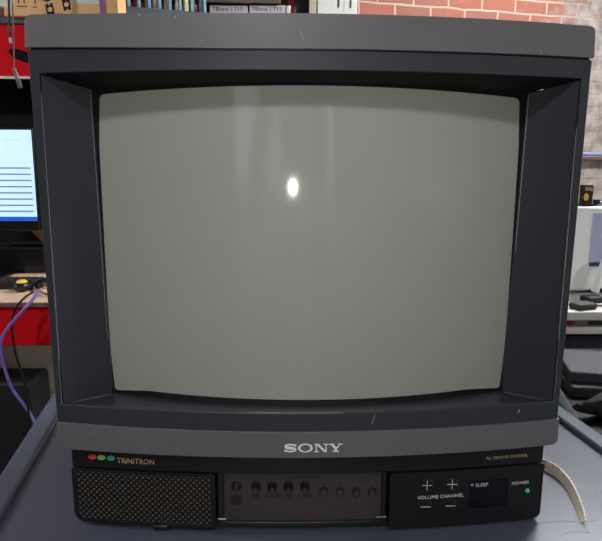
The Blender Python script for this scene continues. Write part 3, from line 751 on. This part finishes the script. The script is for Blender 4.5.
# ---- top middle: shelving with rack, boxes, case
SY = 2.55
STEEL = mat('dark_steel', (52, 50, 52), .5)
zl = at(250, 12.6, 1, SY).z
sh = thing('shelving_unit', (-.3, 2.7, 0), 'dark steel shelving unit standing behind the television', 'shelving')
zSh = [.15, .7, 1.25, at(250, 13.5, 1, SY).z, at(250, -14, 1, SY).z, at(250, -120, 1, SY).z]
zSh[3] -= .02
for k, z in enumerate(zSh):
    b = nb(); box(b, -.86, .33, SY-.02, SY+.30, z-.018, z); finish('shelf', b, STEEL, sh, bevel=.002)
z3_ = zSh[3]-.018
for x in (-.86, .315):
    for y in (SY-.015, SY+.295):
        b = nb(); box(b, x-.012, x+.012, y-.012, y+.012, 0, z3_ if (x > 0 and y < SY+.1) else zSh[-1]); finish('post', b, STEEL, sh)
z3 = zSh[3]
BOXW = mat('white_carton', (196, 192, 190), .6)
def small_box(u0, u1, txt, label):
    a = at(u0, 5, 1, SY); c = at(u1, 5, 1, SY)
    t = thing('carton', ((a.x+c.x)/2, SY+.1, z3), label, 'box', 'small white cartons on the dark shelf')
    b = nb(); box(b, a.x, c.x, SY, SY+.2, z3, a.z); finish('carton_body', b, BOXW, t, bevel=.002)
    b = nb(); p = at((u0+u1)/2-1, 10.6, 1, SY); text_mesh(b, txt, p.x, p.z-.001, .026, lambda x: SY-.0004, 1.15, align='CENTER')
    finish('lettering', b, INK, t, smooth=0); return t
small_box(209.5, 247.5, 'TBone | 715', 'white carton with black lettering next to the blue card rack, left of its pair')
small_box(249.5, 286, 'TBone | 715', 'white carton with black lettering, right of its pair, near the red binder')
b = nb(); a = at(200, 3.2, 1, SY); c = at(281, 3.2, 1, SY); box(b, a.x, c.x, SY-.01, SY+.2, a.z+.001, a.z+.035)
tag(finish('flat_tray', b, mat('taupe_tray', (96, 86, 80), .6), bevel=.003), 'flat taupe tray lying on top of the two white cartons', 'tray')
b = nb(); a = at(288, 10, 1, SY); c = at(295, 4, 1, SY); box(b, a.x, c.x, SY+.03, SY+.2, z3, c.z+.1)
tag(finish('binder', b, mat('maroon', (110, 22, 36), .5), bevel=.002), 'dark red binder upright beside the white cartons', 'binder')
b = nb(); a = at(297, 10, 1, SY); c = at(308.3, 4, 1, SY); box(b, a.x, c.x, SY+.02, SY+.2, z3, c.z+.1)
tag(finish('black_folder', b, mat('folder_black', (18, 16, 18), .7), bevel=.002), 'black upright folder between the dark red and the beige binder', 'folder')
b = nb(); a = at(286.5, 10, 1, SY); c = at(290.5, 6, 1, SY); box(b, a.x, c.x, SY-.005, SY+.02, z3, c.z)
tag(finish('white_block', b, mat('white_plastic', (225, 222, 220), .4), bevel=.002), 'tiny white block in front of the red binder', 'block')
# cream case
zc_ = z3
def yAt(u): return at(u, 5, 1, SY)
b = nb(); box(b, yAt(309).x, yAt(316.5).x, SY-.01, SY+.2, zc_, zc_+.33)
tag(finish('beige_binder', b, mat('beige', (186, 172, 158), .6), bevel=.003), 'beige upright binder left of the white equipment case', 'binder')
ec = thing('equipment_case', (yAt(337).x, SY+.1, zc_), 'white equipment case with two dark slots, at the shelf end by the brick wall', 'case')
b = nb(); box(b, yAt(317).x, yAt(357).x, SY-.012, SY+.22, zc_, zc_+.35); finish('case_body', b, mat('case_white', (214, 210, 202), .5), ec, bevel=.004)
b = nb()
for u, v in ((338.5, 7.5), (350.5, 8)):
    p = at(u, v, 1, SY-.012); box(b, p.x-.0045, p.x+.0045, SY-.0135, SY-.012, p.z, p.z+.10)
finish('slot', b, mat('slot_grey', (62, 60, 62), .5), ec, smooth=0)
b = nb(); p = at(344, 7, 1, SY-.012); box(b, p.x-.0012, p.x+.0012, SY-.0130, SY-.012, zc_+.004, zc_+.33); finish('seam', b, mat('seam_grey', (160, 160, 156), .5), ec, smooth=0)
# blue card rack
RKY = 2.2
rk = thing('card_rack', at(166, 8, 1, RKY+.1), 'blue-grey metal rack filled with upright cards, between cardboard box and white cartons', 'rack')
p0 = at(129, 6.5, 1, RKY); p1 = at(206, 12.5, 1, RKY+.18)
b = nb()
def rack_pt(t, dv, back=0): # along the rack front
    u = 127+t*80; v = 6.0+t*6.5; return at(u, v+dv, 1, RKY+.18*t+back)
A = [rack_pt(0, 0), rack_pt(1, 0), rack_pt(1, 14), rack_pt(0, 14)]; Bk = [p+Vector((-.02, .11, 0)) for p in A]
va = [b.verts.new(p) for p in A]; vb = [b.verts.new(p) for p in Bk]
b.faces.new(va); b.faces.new(vb[::-1])
for k in range(4): b.faces.new((va[k], va[(k+1) % 4], vb[(k+1) % 4], vb[k]))
finish('tray', b, mat('slate_tray', (72, 76, 86), .45), rk, bevel=.002)
b = nb(); 
for t in (.0, .13, .26, .39, .52, .65, .80, .96):
    p = rack_pt(t, -1)+Vector((0, .01, 0)); q = rack_pt(t, -1)+Vector((0, .01, .25)); d = (rack_pt(1, 0)-rack_pt(0, 0)).normalized()
    obox(b, (p+q)/2+Vector((0, .02, 0)), d, Vector((-d.y, d.x, 0)).normalized(), Vector((0, 0, 1)), .014, .012, .25)
finish('dividers', b, mat('steel_blue', (120, 150, 172), .4), rk, bevel=.001)
cols_ = [(170, 40, 52), (222, 192, 150), (206, 190, 150), (196, 196, 180), (222, 214, 196), (214, 208, 160), (140, 120, 96), (26, 30, 44)]
for i, c in enumerate(cols_):
    t = [.065, .2, .3, .45, .59, .70, .78, .88][i]
    b = nb(); p = rack_pt(t, -.5)+Vector((0, .06, 0)); d = (rack_pt(1, 0)-rack_pt(0, 0)).normalized()
    obox(b, p+Vector((0, .03, .12)), d, Vector((-d.y, d.x, 0)).normalized(), Vector((0, 0, 1)), .018, .02, .24)
    finish('card', b, mat('card_%d' % i, c, .6), rk)
# a bracket carries the rack from the shelving
b = nb(); q = rack_pt(.5, 14); box(b, q.x-.18, q.x+.16, RKY+.02, SY+.0, 1.60, q.z-.03)
for zz in (1.0,): pass
tag(finish('side_cabinet', b, mat('side_cabinet_grey', (70, 70, 74), .6), bevel=.004), 'grey cabinet top hidden behind the television', 'cabinet')
bpy.data.objects.remove(bpy.data.objects['side_cabinet'])
ct = thing('cabinet', (q.x, RKY+.2, 0), 'tall grey cabinet behind the television carrying the blue card rack', 'cabinet')
zc0 = min(p.z for p in A)
b = nb(); box(b, q.x-.22, q.x+.10, RKY-.01, RKY+.30, .02, zc0-.001); finish('cabinet_body', b, mat('cabinet_grey', (70, 70, 74), .6), ct, bevel=.004)
b = nb(); box(b, q.x-.21, q.x+.09, RKY-.025, RKY-.0105, .06, zc0-.03); d_ = finish('door', b, mat('cabinet_grey', (70, 70, 74), .6), ct, bevel=.002)
b = nb(); box(b, q.x+.06, q.x+.07, RKY-.045, RKY-.0255, .9, 1.05); finish('handle', b, METAL, d_)
b = nb(); box(b, q.x-.21, q.x+.09, RKY, RKY+.29, 0, .0195); finish('plinth', b, DEEP, ct)

# ---- right: desk, white monitor, clutter, shelves, laptops
WD = mat('white_laminate', (196, 191, 184), .45, var=.06)
dk = thing('desk', (1.2, 1.3, 0), 'white desk with shelves of equipment beneath, right of the television', 'desk')
DY = .88; zd = .75
za = at(590, 306, 1, DY+.18)
b = nb(); box(b, .56, 1.9, DY, DY+.75, zd-.024, zd); finish('desk_top', b, WD, dk, bevel=.004)
def shelfz(v, y): return at(585, v, 1, y).z
for v, t_, m_, nm in ((331, .018, WD, 'white_shelf'), (353, .010, mat('grey_rail', (150, 148, 145), .4), 'grey_rail'), (375, .012, mat('grey_rail', (150, 148, 145), .4), 'grey_rail')):
    z = shelfz(v, DY+.01); b = nb(); box(b, .58, 1.88, DY+.01, DY+.62, z-t_/2, z+t_/2); finish(nm, b, m_, dk, bevel=.002)
for x in (.585, 1.87):
    for y in (DY+.03, DY+.60):
        b = nb(); box(b, x-.012, x+.012, y-.012, y+.012, 0, zd-.024); finish('leg', b, STEEL, dk)
b = nb(); box(b, .58, 1.88, DY+.625, DY+.64, .25, .715); finish('back_panel', b, DEEP, dk)
zw = shelfz(331, DY+.01)+.009
b = nb(); box(b, at(566, 326, 1, DY+.03).x, at(573, 326, 1, DY+.03).x, DY+.03, DY+.15, zw, zd-.0250)
tag(finish('red_tin', b, mat('tin_red', (172, 34, 34), .4), bevel=.002), 'small red tin squeezed beneath the white desk top', 'tin')
b = nb(); box(b, at(573.8, 326, 1, DY+.03).x, at(588, 326, 1, DY+.03).x, DY+.03, DY+.15, zw, zd-.0260)
tag(finish('tan_carton', b, mat('tan_box', (150, 134, 112), .6), bevel=.002), 'flat tan carton on the white shelf next to the red tin', 'box')
b = nb(); box(b, at(589, 326, 1, DY+.03).x, at(625, 326, 1, DY+.03).x, DY+.035, DY+.2, zw, zd-.0290)
tag(finish('router', b, mat('dark_grey_plastic', (58, 54, 56), .5), bevel=.003), 'dark grey flat device on the white shelf right of the tan carton', 'device')
zg = shelfz(353, DY+.01)+.005
b = nb(); box(b, .66, 1.5, DY+.03, DY+.4, zg, zg+.034); tag(finish('rack_device', b, mat('navy_device', (38, 40, 50), .45, var=.3, vscale=20), bevel=.003), 'dark navy equipment slab on the upper grey rail', 'device')
zg = shelfz(375, DY+.01)+.006
b = nb(); box(b, .66, 1.5, DY+.05, DY+.4, zg, zg+.030); tag(finish('rack_device', b, mat('brown_device', (66, 58, 54), .5, var=.4, vscale=25), bevel=.003), 'dark brown equipment slab on the lower grey rail', 'device')
# white CRT style monitor
wm = thing('white_monitor', (.92, 1.25, zd), 'white computer monitor with lavender display on the white desk', 'monitor')
WP = mat('white_housing', (236, 237, 234), .4, var=.04)
MY = 1.08
pL = at(570, 290, 1, MY); zt_ = at(572, 207, 1, MY).z; zb_ = at(590, 291, 1, MY).z
xm0 = at(568, 250, 1, MY).x; xd0 = at(593.5, 215, 1, MY).x
b = nb(); z_d1 = at(592, 214, 1, MY).z; z_d0 = at(592, 262, 1, MY).z
# housing: chunky frame, deep body behind
poly_o = [(xm0, zb_), (xd0+.0, zb_), (xd0+.05, zb_+.006), (xd0+.45, zb_+.006), (xd0+.45, zt_), (xm0+.004, zt_)]
prism(b, poly_o, MY, MY+.05); box(b, xm0+.03, xd0+.40, MY+.05, MY+.3, zb_+.03, zt_-.03)
finish('housing', b, WP, wm, bevel=.008, seg=3)
b = nb(); box(b, xd0, xd0+.40, MY-.003, MY+.0, z_d0, z_d1+.002); tag(finish('display', b, mat('lavender_screen', (172, 176, 206), .2), wm, smooth=0), 'lavender display')
b = nb(); box(b, xd0, xd0+.40, MY-.0035, MY+.0, z_d0-.012, z_d0-.0005); finish('display_edge', b, mat('navy_edge', (60, 64, 92), .3), wm, smooth=0)
b = nb(); # slanted arm from lower right
d = (at(606, 258, 1, MY-.03)-at(595, 290, 1, MY-.03)); L_ = d.length; d.normalize()
obox(b, at(600.5, 275, 1, MY-.03), d, Vector((0, 1, 0)), d.cross(Vector((0, 1, 0))), L_*1.1, .03, .012); finish('support_arm', b, WP, wm, bevel=.004)
b = nb(); cyl(b, (xm0+.16, MY+.12, zd+.0005), (xm0+.16, MY+.12, zd+.015), .11, .10, 32); cyl(b, (xm0+.16, MY+.12, zd+.015), (xm0+.16, MY+.12, zb_+.04), .05, .05, 24); finish('base', b, DEEP, wm, bevel=.002)
# thing on top: black frame with yellow disc
tz = zt_+.0005
fr1 = thing('boxed_gadget', (at(588, 203, 1, MY+.03).x, MY+.04, tz), 'small black framed gadget with a yellow disc standing on the white monitor', 'gadget')
g0 = at(583.5, 203, 1, MY+.03); g1 = at(594, 185, 1, MY+.03)
b = nb(); box(b, g0.x-.004, g1.x, MY+.03, MY+.05, tz+.006, g1.z); finish('gadget_case', b, mat('gadget_black', (40, 30, 22), .4), fr1, bevel=.001)
b = nb(); c0 = at(586, 197, 1, MY+.029); N = 20; prism(b, [(c0.x+.0065*math.cos(2*PI*k/N), c0.z+.010*math.sin(2*PI*k/N)) for k in range(N)], MY+.026, MY+.030); tag(finish('disc', b, mat('gadget_yellow', (226, 180, 84), .4), fr1, smooth=0), 'yellow disc')
b = nb(); c1 = at(587.5, 189, 1, MY+.03); box(b, g0.x+.001, g1.x-.006, MY+.028, MY+.03, c1.z-.004, c1.z+.005); c2 = at(591.5, 189.5, 1, MY+.03); box(b, c2.x-.0015, c2.x+.0015, MY+.027, MY+.0299, c2.z-.005, c2.z+.004); finish('window', b, mat('gadget_tan', (170, 150, 126), .4), fr1, smooth=0)
b = nb(); box(b, g0.x-.008, g1.x+.002, MY+.02, MY+.06, tz, tz+.006); finish('foot', b, DEEP, fr1)
b = nb(); a = at(595.5, 203, 1, MY+.03); box(b, a.x, a.x+.10, MY+.02, MY+.10, tz, tz+.004)
pcb = tag(finish('circuit_board', b, mat('pcb_green', (96, 150, 128), .4, var=.3, vscale=120)), 'green circuit board lying on top of the white monitor', 'circuit board')
b = nb(); 
WLOC[pcb.name] = pcb.location.copy()
b = nb(); q = at(598, 200, 1, MY+.03); box(b, q.x-.004, q.x+.006, MY+.03, MY+.05, tz+.0042, tz+.018)
finish('chip', b, DEEP, pcb)
b = nb(); box(b, q.x+.010, q.x+.03, MY+.03, MY+.05, tz+.0042, tz+.012); finish('connector', b, mat('connector_pale', (190, 214, 210), .4), pcb)
# clutter on the desk in front
for (u, v, s_, c, lab) in ((584, 309, .030, (54, 54, 58), 'dark grey adapter lying on the white desk in front of the monitor'), (594, 302, .028, (30, 32, 34), 'black adapter on the white desk touching the monitor foot')):
    p = at(u, v, 2, zd); t = thing('power_adapter', (p.x, p.y, zd), lab, 'adapter', 'adapters on the white desk')
    b = nb(); box(b, p.x-s_, p.x+s_, p.y-.015, p.y+.025, zd+.0003, zd+.016, rot=.3, piv=(p.x, p.y)); finish('adapter_body', b, mat('adapter_%d' % u, tuple(int(q*.6) for q in c), .7), t, bevel=.006, seg=3)
    b = nb(); tube(b, [(p.x+s_*.9, p.y+.01, zd+.006), (p.x+s_+.03, p.y+.02, zd+.004), (p.x+s_+.06, p.y-.01, zd+.004), (p.x+s_+.1, p.y+.01, zd+.004)], .0028); finish('lead', b, DEEP, t)
# pipe on the brick wall
dx_, dy_ = math.cos(RB), math.sin(RB)
def onwall(u, v, off=.05):
    d = fwd + rt*((u-301)/FPX) - up*((v-270.5)/FPX)
    # wall front plane through (0,3.0) turned by RB
    n_ = Vector((-dy_, dx_, 0)); o_ = bw.location+Vector((0, 0, 0))-n_*(.1+off); t = (o_-CAM).dot(n_)/d.dot(n_); return CAM+d*t
b = nb(); p = onwall(568, 156.5); q = onwall(640, 152); cyl(b, Vector((p.x-.6*dx_, p.y-.6*dy_, (p.z+q.z)/2)), Vector((q.x, q.y, (p.z+q.z)/2)), .011, n=14)
tag(finish('conduit', b, mat('blue_conduit', (122, 136, 176), .4)), 'blue-grey conduit running along the whitewashed brick wall', 'pipe')
b = nb(); p = onwall(568, 160.5, .02); q = onwall(640, 156, .02); zz = p.z
obox(b, (p+q)/2-Vector((.2*dx_, .2*dy_, 0)), Vector((dx_, dy_, 0)), Vector((-dy_, dx_, 0)), Vector((0, 0, 1)), (q-p).length+.5, .06, .018)
tag(finish('wall_rail', b, mat('rail_dark', (92, 72, 70), .6)), 'dark brown rail on the brick wall under the blue conduit', 'rail')
# laptops heap and dark cloth bag on a low stool right behind the cart
LP = mat('laptop_grey', (26, 27, 30), .7); LPE = mat('laptop_edge', (42, 43, 47), .65)
ls = thing('low_stand', (.90, .64, 0), 'black stand between cart and white desk holding laptops', 'stand')
b = nb(); box(b, .44, 1.30, .465, .84, .59, .62); finish('stand_top', b, DEEP, ls, bevel=.003)
for x in (.52, 1.28):
    for y in (.49, .82):
        b = nb(); box(b, x-.015, x+.015, y-.015, y+.015, 0, .59); finish('leg', b, DEEP, ls)
b = nb(); box(b, .60, .96, .62, .80, .6202, .6450, rot=-.12, piv=(.78, .70))
tag(finish('closed_laptop', b, LP, bevel=.004), 'closed dark laptop at the bottom of the pile beside the cart', 'laptop', 'pile of closed laptops')
b = nb(); box(b, .61, .95, .63, .80, .6452, .670, rot=-.22, piv=(.78, .71))
tag(finish('closed_laptop', b, LPE, bevel=.004), 'greyer closed laptop on top of the pile beside the cart', 'laptop', 'pile of closed laptops')
# slumped dark bag
b = nb(); bmesh.ops.create_uvsphere(b, u_segments=40, v_segments=20, radius=1)
for v in b.verts:
    w_ = 1+.10*math.sin(7*v.co.x+3*v.co.y)+.07*math.sin(11*v.co.y+5*v.co.z)+.05*math.sin(17*v.co.x)
    v.co = Vector((.80+v.co.x*.24*w_, .530+v.co.y*.050*w_, max(.6203, .645+v.co.z*.038*w_)))
tag(finish('fabric_bag', b, mat('black_cloth', (22, 21, 25), .85, bump=.6, bscale=60), smooth=80), 'slumped black fabric bag lying beside the right rim of the cart', 'bag')
# clear plastic sleeve with green stripe
b = nb(); pA = at(556, 384, 1, .37); pB = at(580, 426, 1, .37)
sl = thing('plastic_sleeve', (at(566, 428, 1, .475).x, .475, .6203), 'clear pale plastic sleeve with a green stripe, behind the cart corner', 'sleeve')
pts_ = [at(554, 378, 1, .475), at(584, 428, 1, .475), Vector((at(584, 428, 1, .475).x+.004, .475, .6204)), Vector((at(554, 378, 1, .475).x, .475, .6204))]
va = [b.verts.new(p) for p in pts_]; vb = [b.verts.new(p+Vector((0, .012, 0))) for p in pts_]
b.faces.new(va); b.faces.new(vb[::-1])
for k in range(4): b.faces.new((va[k], va[(k+1) % 4], vb[(k+1) % 4], vb[k]))
finish('sleeve_body', b, mat('sleeve_pale', (176, 184, 186), .25, var=.1, vscale=30), sl, bevel=.001)
b = nb(); pts_ = [at(557, 398, 1, .4735), at(569, 413, 1, .4735), at(566, 417, 1, .4735), at(557, 408, 1, .4735)]
va = [b.verts.new(p) for p in pts_]; vb = [b.verts.new(p+Vector((0, .0015, 0))) for p in pts_]; b.faces.new(va); b.faces.new(vb[::-1])
for k in range(4): b.faces.new((va[k], va[(k+1) % 4], vb[(k+1) % 4], vb[k]))
tag(finish('stripe', b, mat('stripe_green', (60, 146, 116), .4), sl, smooth=0), 'green stripe')

# ================================================================== behind the camera (seen only as faint reflections)
lk = thing('locker', (-1.9, -2.65, 0), 'added dark double-door locker behind the camera, faintly mirrored at the left of the screen', 'locker')  # added out of view as a dark shape for the screen to mirror
b = nb(); box(b, -2.9, -.95, -2.9, -2.4, .04, 2.3); finish('added_locker_body', b, STEEL, lk, bevel=.005)
for x in (-2.88, -1.915):
    b = nb(); box(b, x, x+.945, -2.395, -2.38, .08, 2.27); d_ = finish('door', b, STEEL, lk, bevel=.003)
    b = nb(); box(b, x+(.88 if x < -2 else .05), x+(.90 if x < -2 else .07), -2.375, -2.35, 1.0, 1.16); finish('handle', b, METAL, d_)  # handle of the added locker
b = nb(); box(b, -2.88, -.97, -2.88, -2.42, 0, .039); finish('plinth', b, DEEP, lk)

rb = thing('rear_bench', (1.9, -2.2, 0), 'long dark bench behind the camera, faintly mirrored low at the right of the screen', 'bench')
b = nb(); box(b, .9, 2.9, -2.6, -1.9, .86, .90); finish('bench_top', b, STEEL, rb)
for x in (.93, 2.87):
    for y in (-2.57, -1.93):
        b = nb(); box(b, x-.025, x+.025, y-.025, y+.025, 0, .86); finish('leg', b, STEEL, rb)
b = nb(); box(b, 1.3, 1.75, -2.4, -2.05, .9005, 1.08); tag(finish('white_machine', b, mat('machine_white', (225, 225, 222), .4), bevel=.01), 'white desktop machine on the bench behind the camera', 'machine')
# phone with its light
ph = thing('phone', (CAM.x, CAM.y-.014, 1.0), 'black phone held upright with its small white light on', 'phone')
b = nb(); box(b, CAM.x-.038, CAM.x+.038, CAM.y-.018, CAM.y-.010, .985, 1.142); finish('phone_body', b, DEEP, ph, bevel=.004, seg=3)
b = nb(); cyl(b, (CAM.x-.015, CAM.y-.010, 1.079), (CAM.x-.015, CAM.y-.0085, 1.079), 0.0052, n=20)
FL = mat('flash_lamp', (255, 255, 255), .4, emit=(255, 250, 244), es=3600)
tag(finish('flash', b, FL, ph, smooth=0), 'small bright white lamp')

# the photographer
def person():
    SK = mat('skin', (196, 150, 124), .5); JK = mat('dark_jacket', (34, 36, 42), .8, bump=.3, bscale=80); TR = mat('dark_jeans', (40, 46, 62), .85); SHO = mat('shoe_black', (22, 22, 22), .5)
    root = thing('person', (0, -1.12, 0), 'person in dark jacket and jeans behind the camera, holding up a phone with both hands', 'person')
    V, E_, Rr = [], [], []
    def add(p, r_, par=None):
        V.append(Vector(p)); Rr.append(r_ if isinstance(r_, tuple) else (r_, r_))
        if par is not None: E_.append((par, len(V)-1))
        return len(V)-1
    pel = add((0, -1.14, .93), (.155, .115)); wa = add((0, -1.14, 1.08), (.140, .100), pel); ch = add((0, -1.12, 1.28), (.165, .115), wa)
    ut = add((0, -1.10, 1.41), (.12, .085), ch); nk = add((0, -1.07, 1.50), .055, ut); hd = add((0, -1.04, 1.58), (.075, .085), nk); tp = add((0, -1.03, 1.66), (.078, .092), hd); cr_ = add((0, -1.04, 1.715), (.055, .065), tp)
    px, py = CAM.x, CAM.y
    for s_ in (-1, 1):
        hp = add((s_*.10, -1.14, .86), .092, pel); kn = add((s_*.13, -1.10, .48), .058, hp); an = add((s_*.14, -1.15, .10), .040, kn)
        he = add((s_*.145, -1.16, .045), .040, an); to = add((s_*.165, -.98, .035), .034, he)
        sh_ = add((s_*.175, -1.10, 1.405), .062, ut); el = add((s_*.265, -.98, 1.12), .046, sh_); wr = add((px+s_*.105, py-.11, 1.015), (.028, .024), el)
        pm_ = add((px+s_*.070, py-.045, 1.03), (.026, .016), wr)
        for k in range(4):
            z = 1.052-.018*k; L_ = (.92, 1.0, .95, .78)[k]
            f1 = add((px+s_*.056, py-.020, z), .0088, pm_); f2 = add((px+s_*.045, py-.0005, z), .0080, f1); f3 = add((px+s_*(.045-.026*L_), py+.001, z-.002), .0068, f2)
        t1 = add((px+s_*.060, py-.050, 1.056), .0105, pm_); t2 = add((px+s_*.034, py-.033, 1.074), .0085, t1)
    me = bpy.data.meshes.new('body'); me.from_pydata([v-root.location for v in V], E_, []); o = bpy.data.objects.new('body', me); COL.objects.link(o)
    m = o.modifiers.new('skin', 'SKIN'); m.use_smooth_shade = True
    sd = o.data.skin_vertices[0].data
    for i, q in enumerate(Rr): sd[i].radius = q
    sd[0].use_root = True
    m2 = o.modifiers.new('sub', 'SUBSURF'); m2.levels = 2; m2.render_levels = 2
    dg = bpy.context.evaluated_depsgraph_get(); me2 = bpy.data.meshes.new_from_object(o.evaluated_get(dg)); bpy.data.objects.remove(o)
    o = bpy.data.objects.new('body', me2); COL.objects.link(o); o.parent = root; WLOC[o.name] = WLOC[root.name]
    me2.materials.clear()
    for q in (SK, JK, TR, SHO): me2.materials.append(q)
    for p in me2.polygons:
        c = p.center+root.location; p.use_smooth = True
        if c.z > 1.49 or c.y > -.70: p.material_index = 0
        elif c.z > .93: p.material_index = 1
        elif c.z > .09: p.material_index = 2
        else: p.material_index = 3
    hy = -1.03
    b = nb(); bmesh.ops.create_uvsphere(b, u_segments=32, v_segments=16, radius=1)
    for v in b.verts:
        f_ = v.co.y
        v.co = Vector((v.co.x*.090, hy-.018+v.co.y*.104, 1.675+v.co.z*.088*(1 if v.co.z > 0 else (.25 if f_ > -.1 else 1.0))))
    tag(finish('hair', b, mat('dark_hair', (30, 24, 20), .6, bump=.8, bscale=120), root), 'short dark hair')
    for s_ in (-1, 1):
        b = nb(); bmesh.ops.create_uvsphere(b, u_segments=12, v_segments=8, radius=.012); bmesh.ops.translate(b, verts=b.verts, vec=(s_*.030, hy+.070, 1.622)); finish('eye', b, mat('eye_dark', (50, 40, 34), .2), root)
        b = nb(); bmesh.ops.create_uvsphere(b, u_segments=12, v_segments=8, radius=1); bmesh.ops.scale(b, verts=b.verts, vec=(.010, .018, .030)); bmesh.ops.translate(b, verts=b.verts, vec=(s_*.080, hy-.01, 1.61)); finish('ear', b, SK, root)
    b = nb(); cyl(b, (0, hy+.070, 1.625), (0, hy+.092, 1.590), .008, .013, 12); finish('nose', b, SK, root)
    b = nb(); box(b, -.024, .024, hy+.062, hy+.078, 1.556, 1.564); finish('mouth', b, mat('lips', (160, 96, 88), .5), root, bevel=.003)
person()

# ceiling light fixtures
def lampfix(name, x, y, sx, sy, watt, label):
    t = thing(name, (x, y, 2.93), label, 'light')
    b = nb(); box(b, x-sx/2-.03, x+sx/2+.03, y-sy/2-.03, y+sy/2+.03, 2.94, 3.0); finish('housing', b, mat('fixture_white', (220, 220, 216), .5), t, bevel=.004)
    m = mat('diffuser_'+str(int(watt)), (240, 240, 236), .5, emit=(246, 250, 255), es=watt)
    b = nb(); box(b, x-sx/2, x+sx/2, y-sy/2, y+sy/2, 2.925, 2.9395); finish('diffuser', b, m, t, smooth=0)
lampfix('ceiling_light', .3, -2.3, 1.2, .35, 3, 'long white ceiling light over the rear of the room')
lampfix('ceiling_light', 1.65, 1.9, 1.2, .35, 104, 'long white ceiling light near the brick wall at the right')
lampfix('ceiling_light', -2.7, .0, 1.2, .35, 8, 'long ceiling light above the red workbench side')

def pendant(x, y, z, es, label):  # added lamps out of view, placed to brighten the surfaces before them
    pn = thing('added_pendant_lamp', (x, y, z), label, 'lamp')
    b = nb(); cyl(b, (x, y, z+.04), (x, y, z+.14), .15, .05, 32, cap=False); finish('added_lamp_shade', b, STEEL, pn)
    b = nb(); bmesh.ops.create_uvsphere(b, u_segments=24, v_segments=12, radius=.04); bmesh.ops.translate(b, verts=b.verts, vec=(x, y, z+.045)); finish('added_bulb', b, mat('added_bulb_glow_%d' % es, (255, 255, 255), .4, emit=(246, 250, 255), es=es), pn)
    b = nb(); cyl(b, (x, y, z+.14), (x, y, 3.0), .004, n=8); finish('cord', b, DEEP, pn)
pendant(-.12, -.66, 1.66, 165, 'added unseen pendant lamp hanging above and in front of the television')
pendant(2.3, -.05, 1.75, 620, 'added unseen pendant lamp hanging before the white desk, right of the television')
pendant(-2.0, .15, 1.85, 900, 'added unseen pendant lamp hanging before the red workbench, left of the television')
S.world = bpy.data.worlds.new('world'); S.world.use_nodes = True
S.world.node_tree.nodes['Background'].inputs[0].default_value = (.80, .90, 1, 1); S.world.node_tree.nodes['Background'].inputs[1].default_value = 1.4
S.view_settings.view_transform = 'Standard'; S.view_settings.look = 'None'; S.view_settings.gamma = 1; S.view_settings.exposure = 0.0
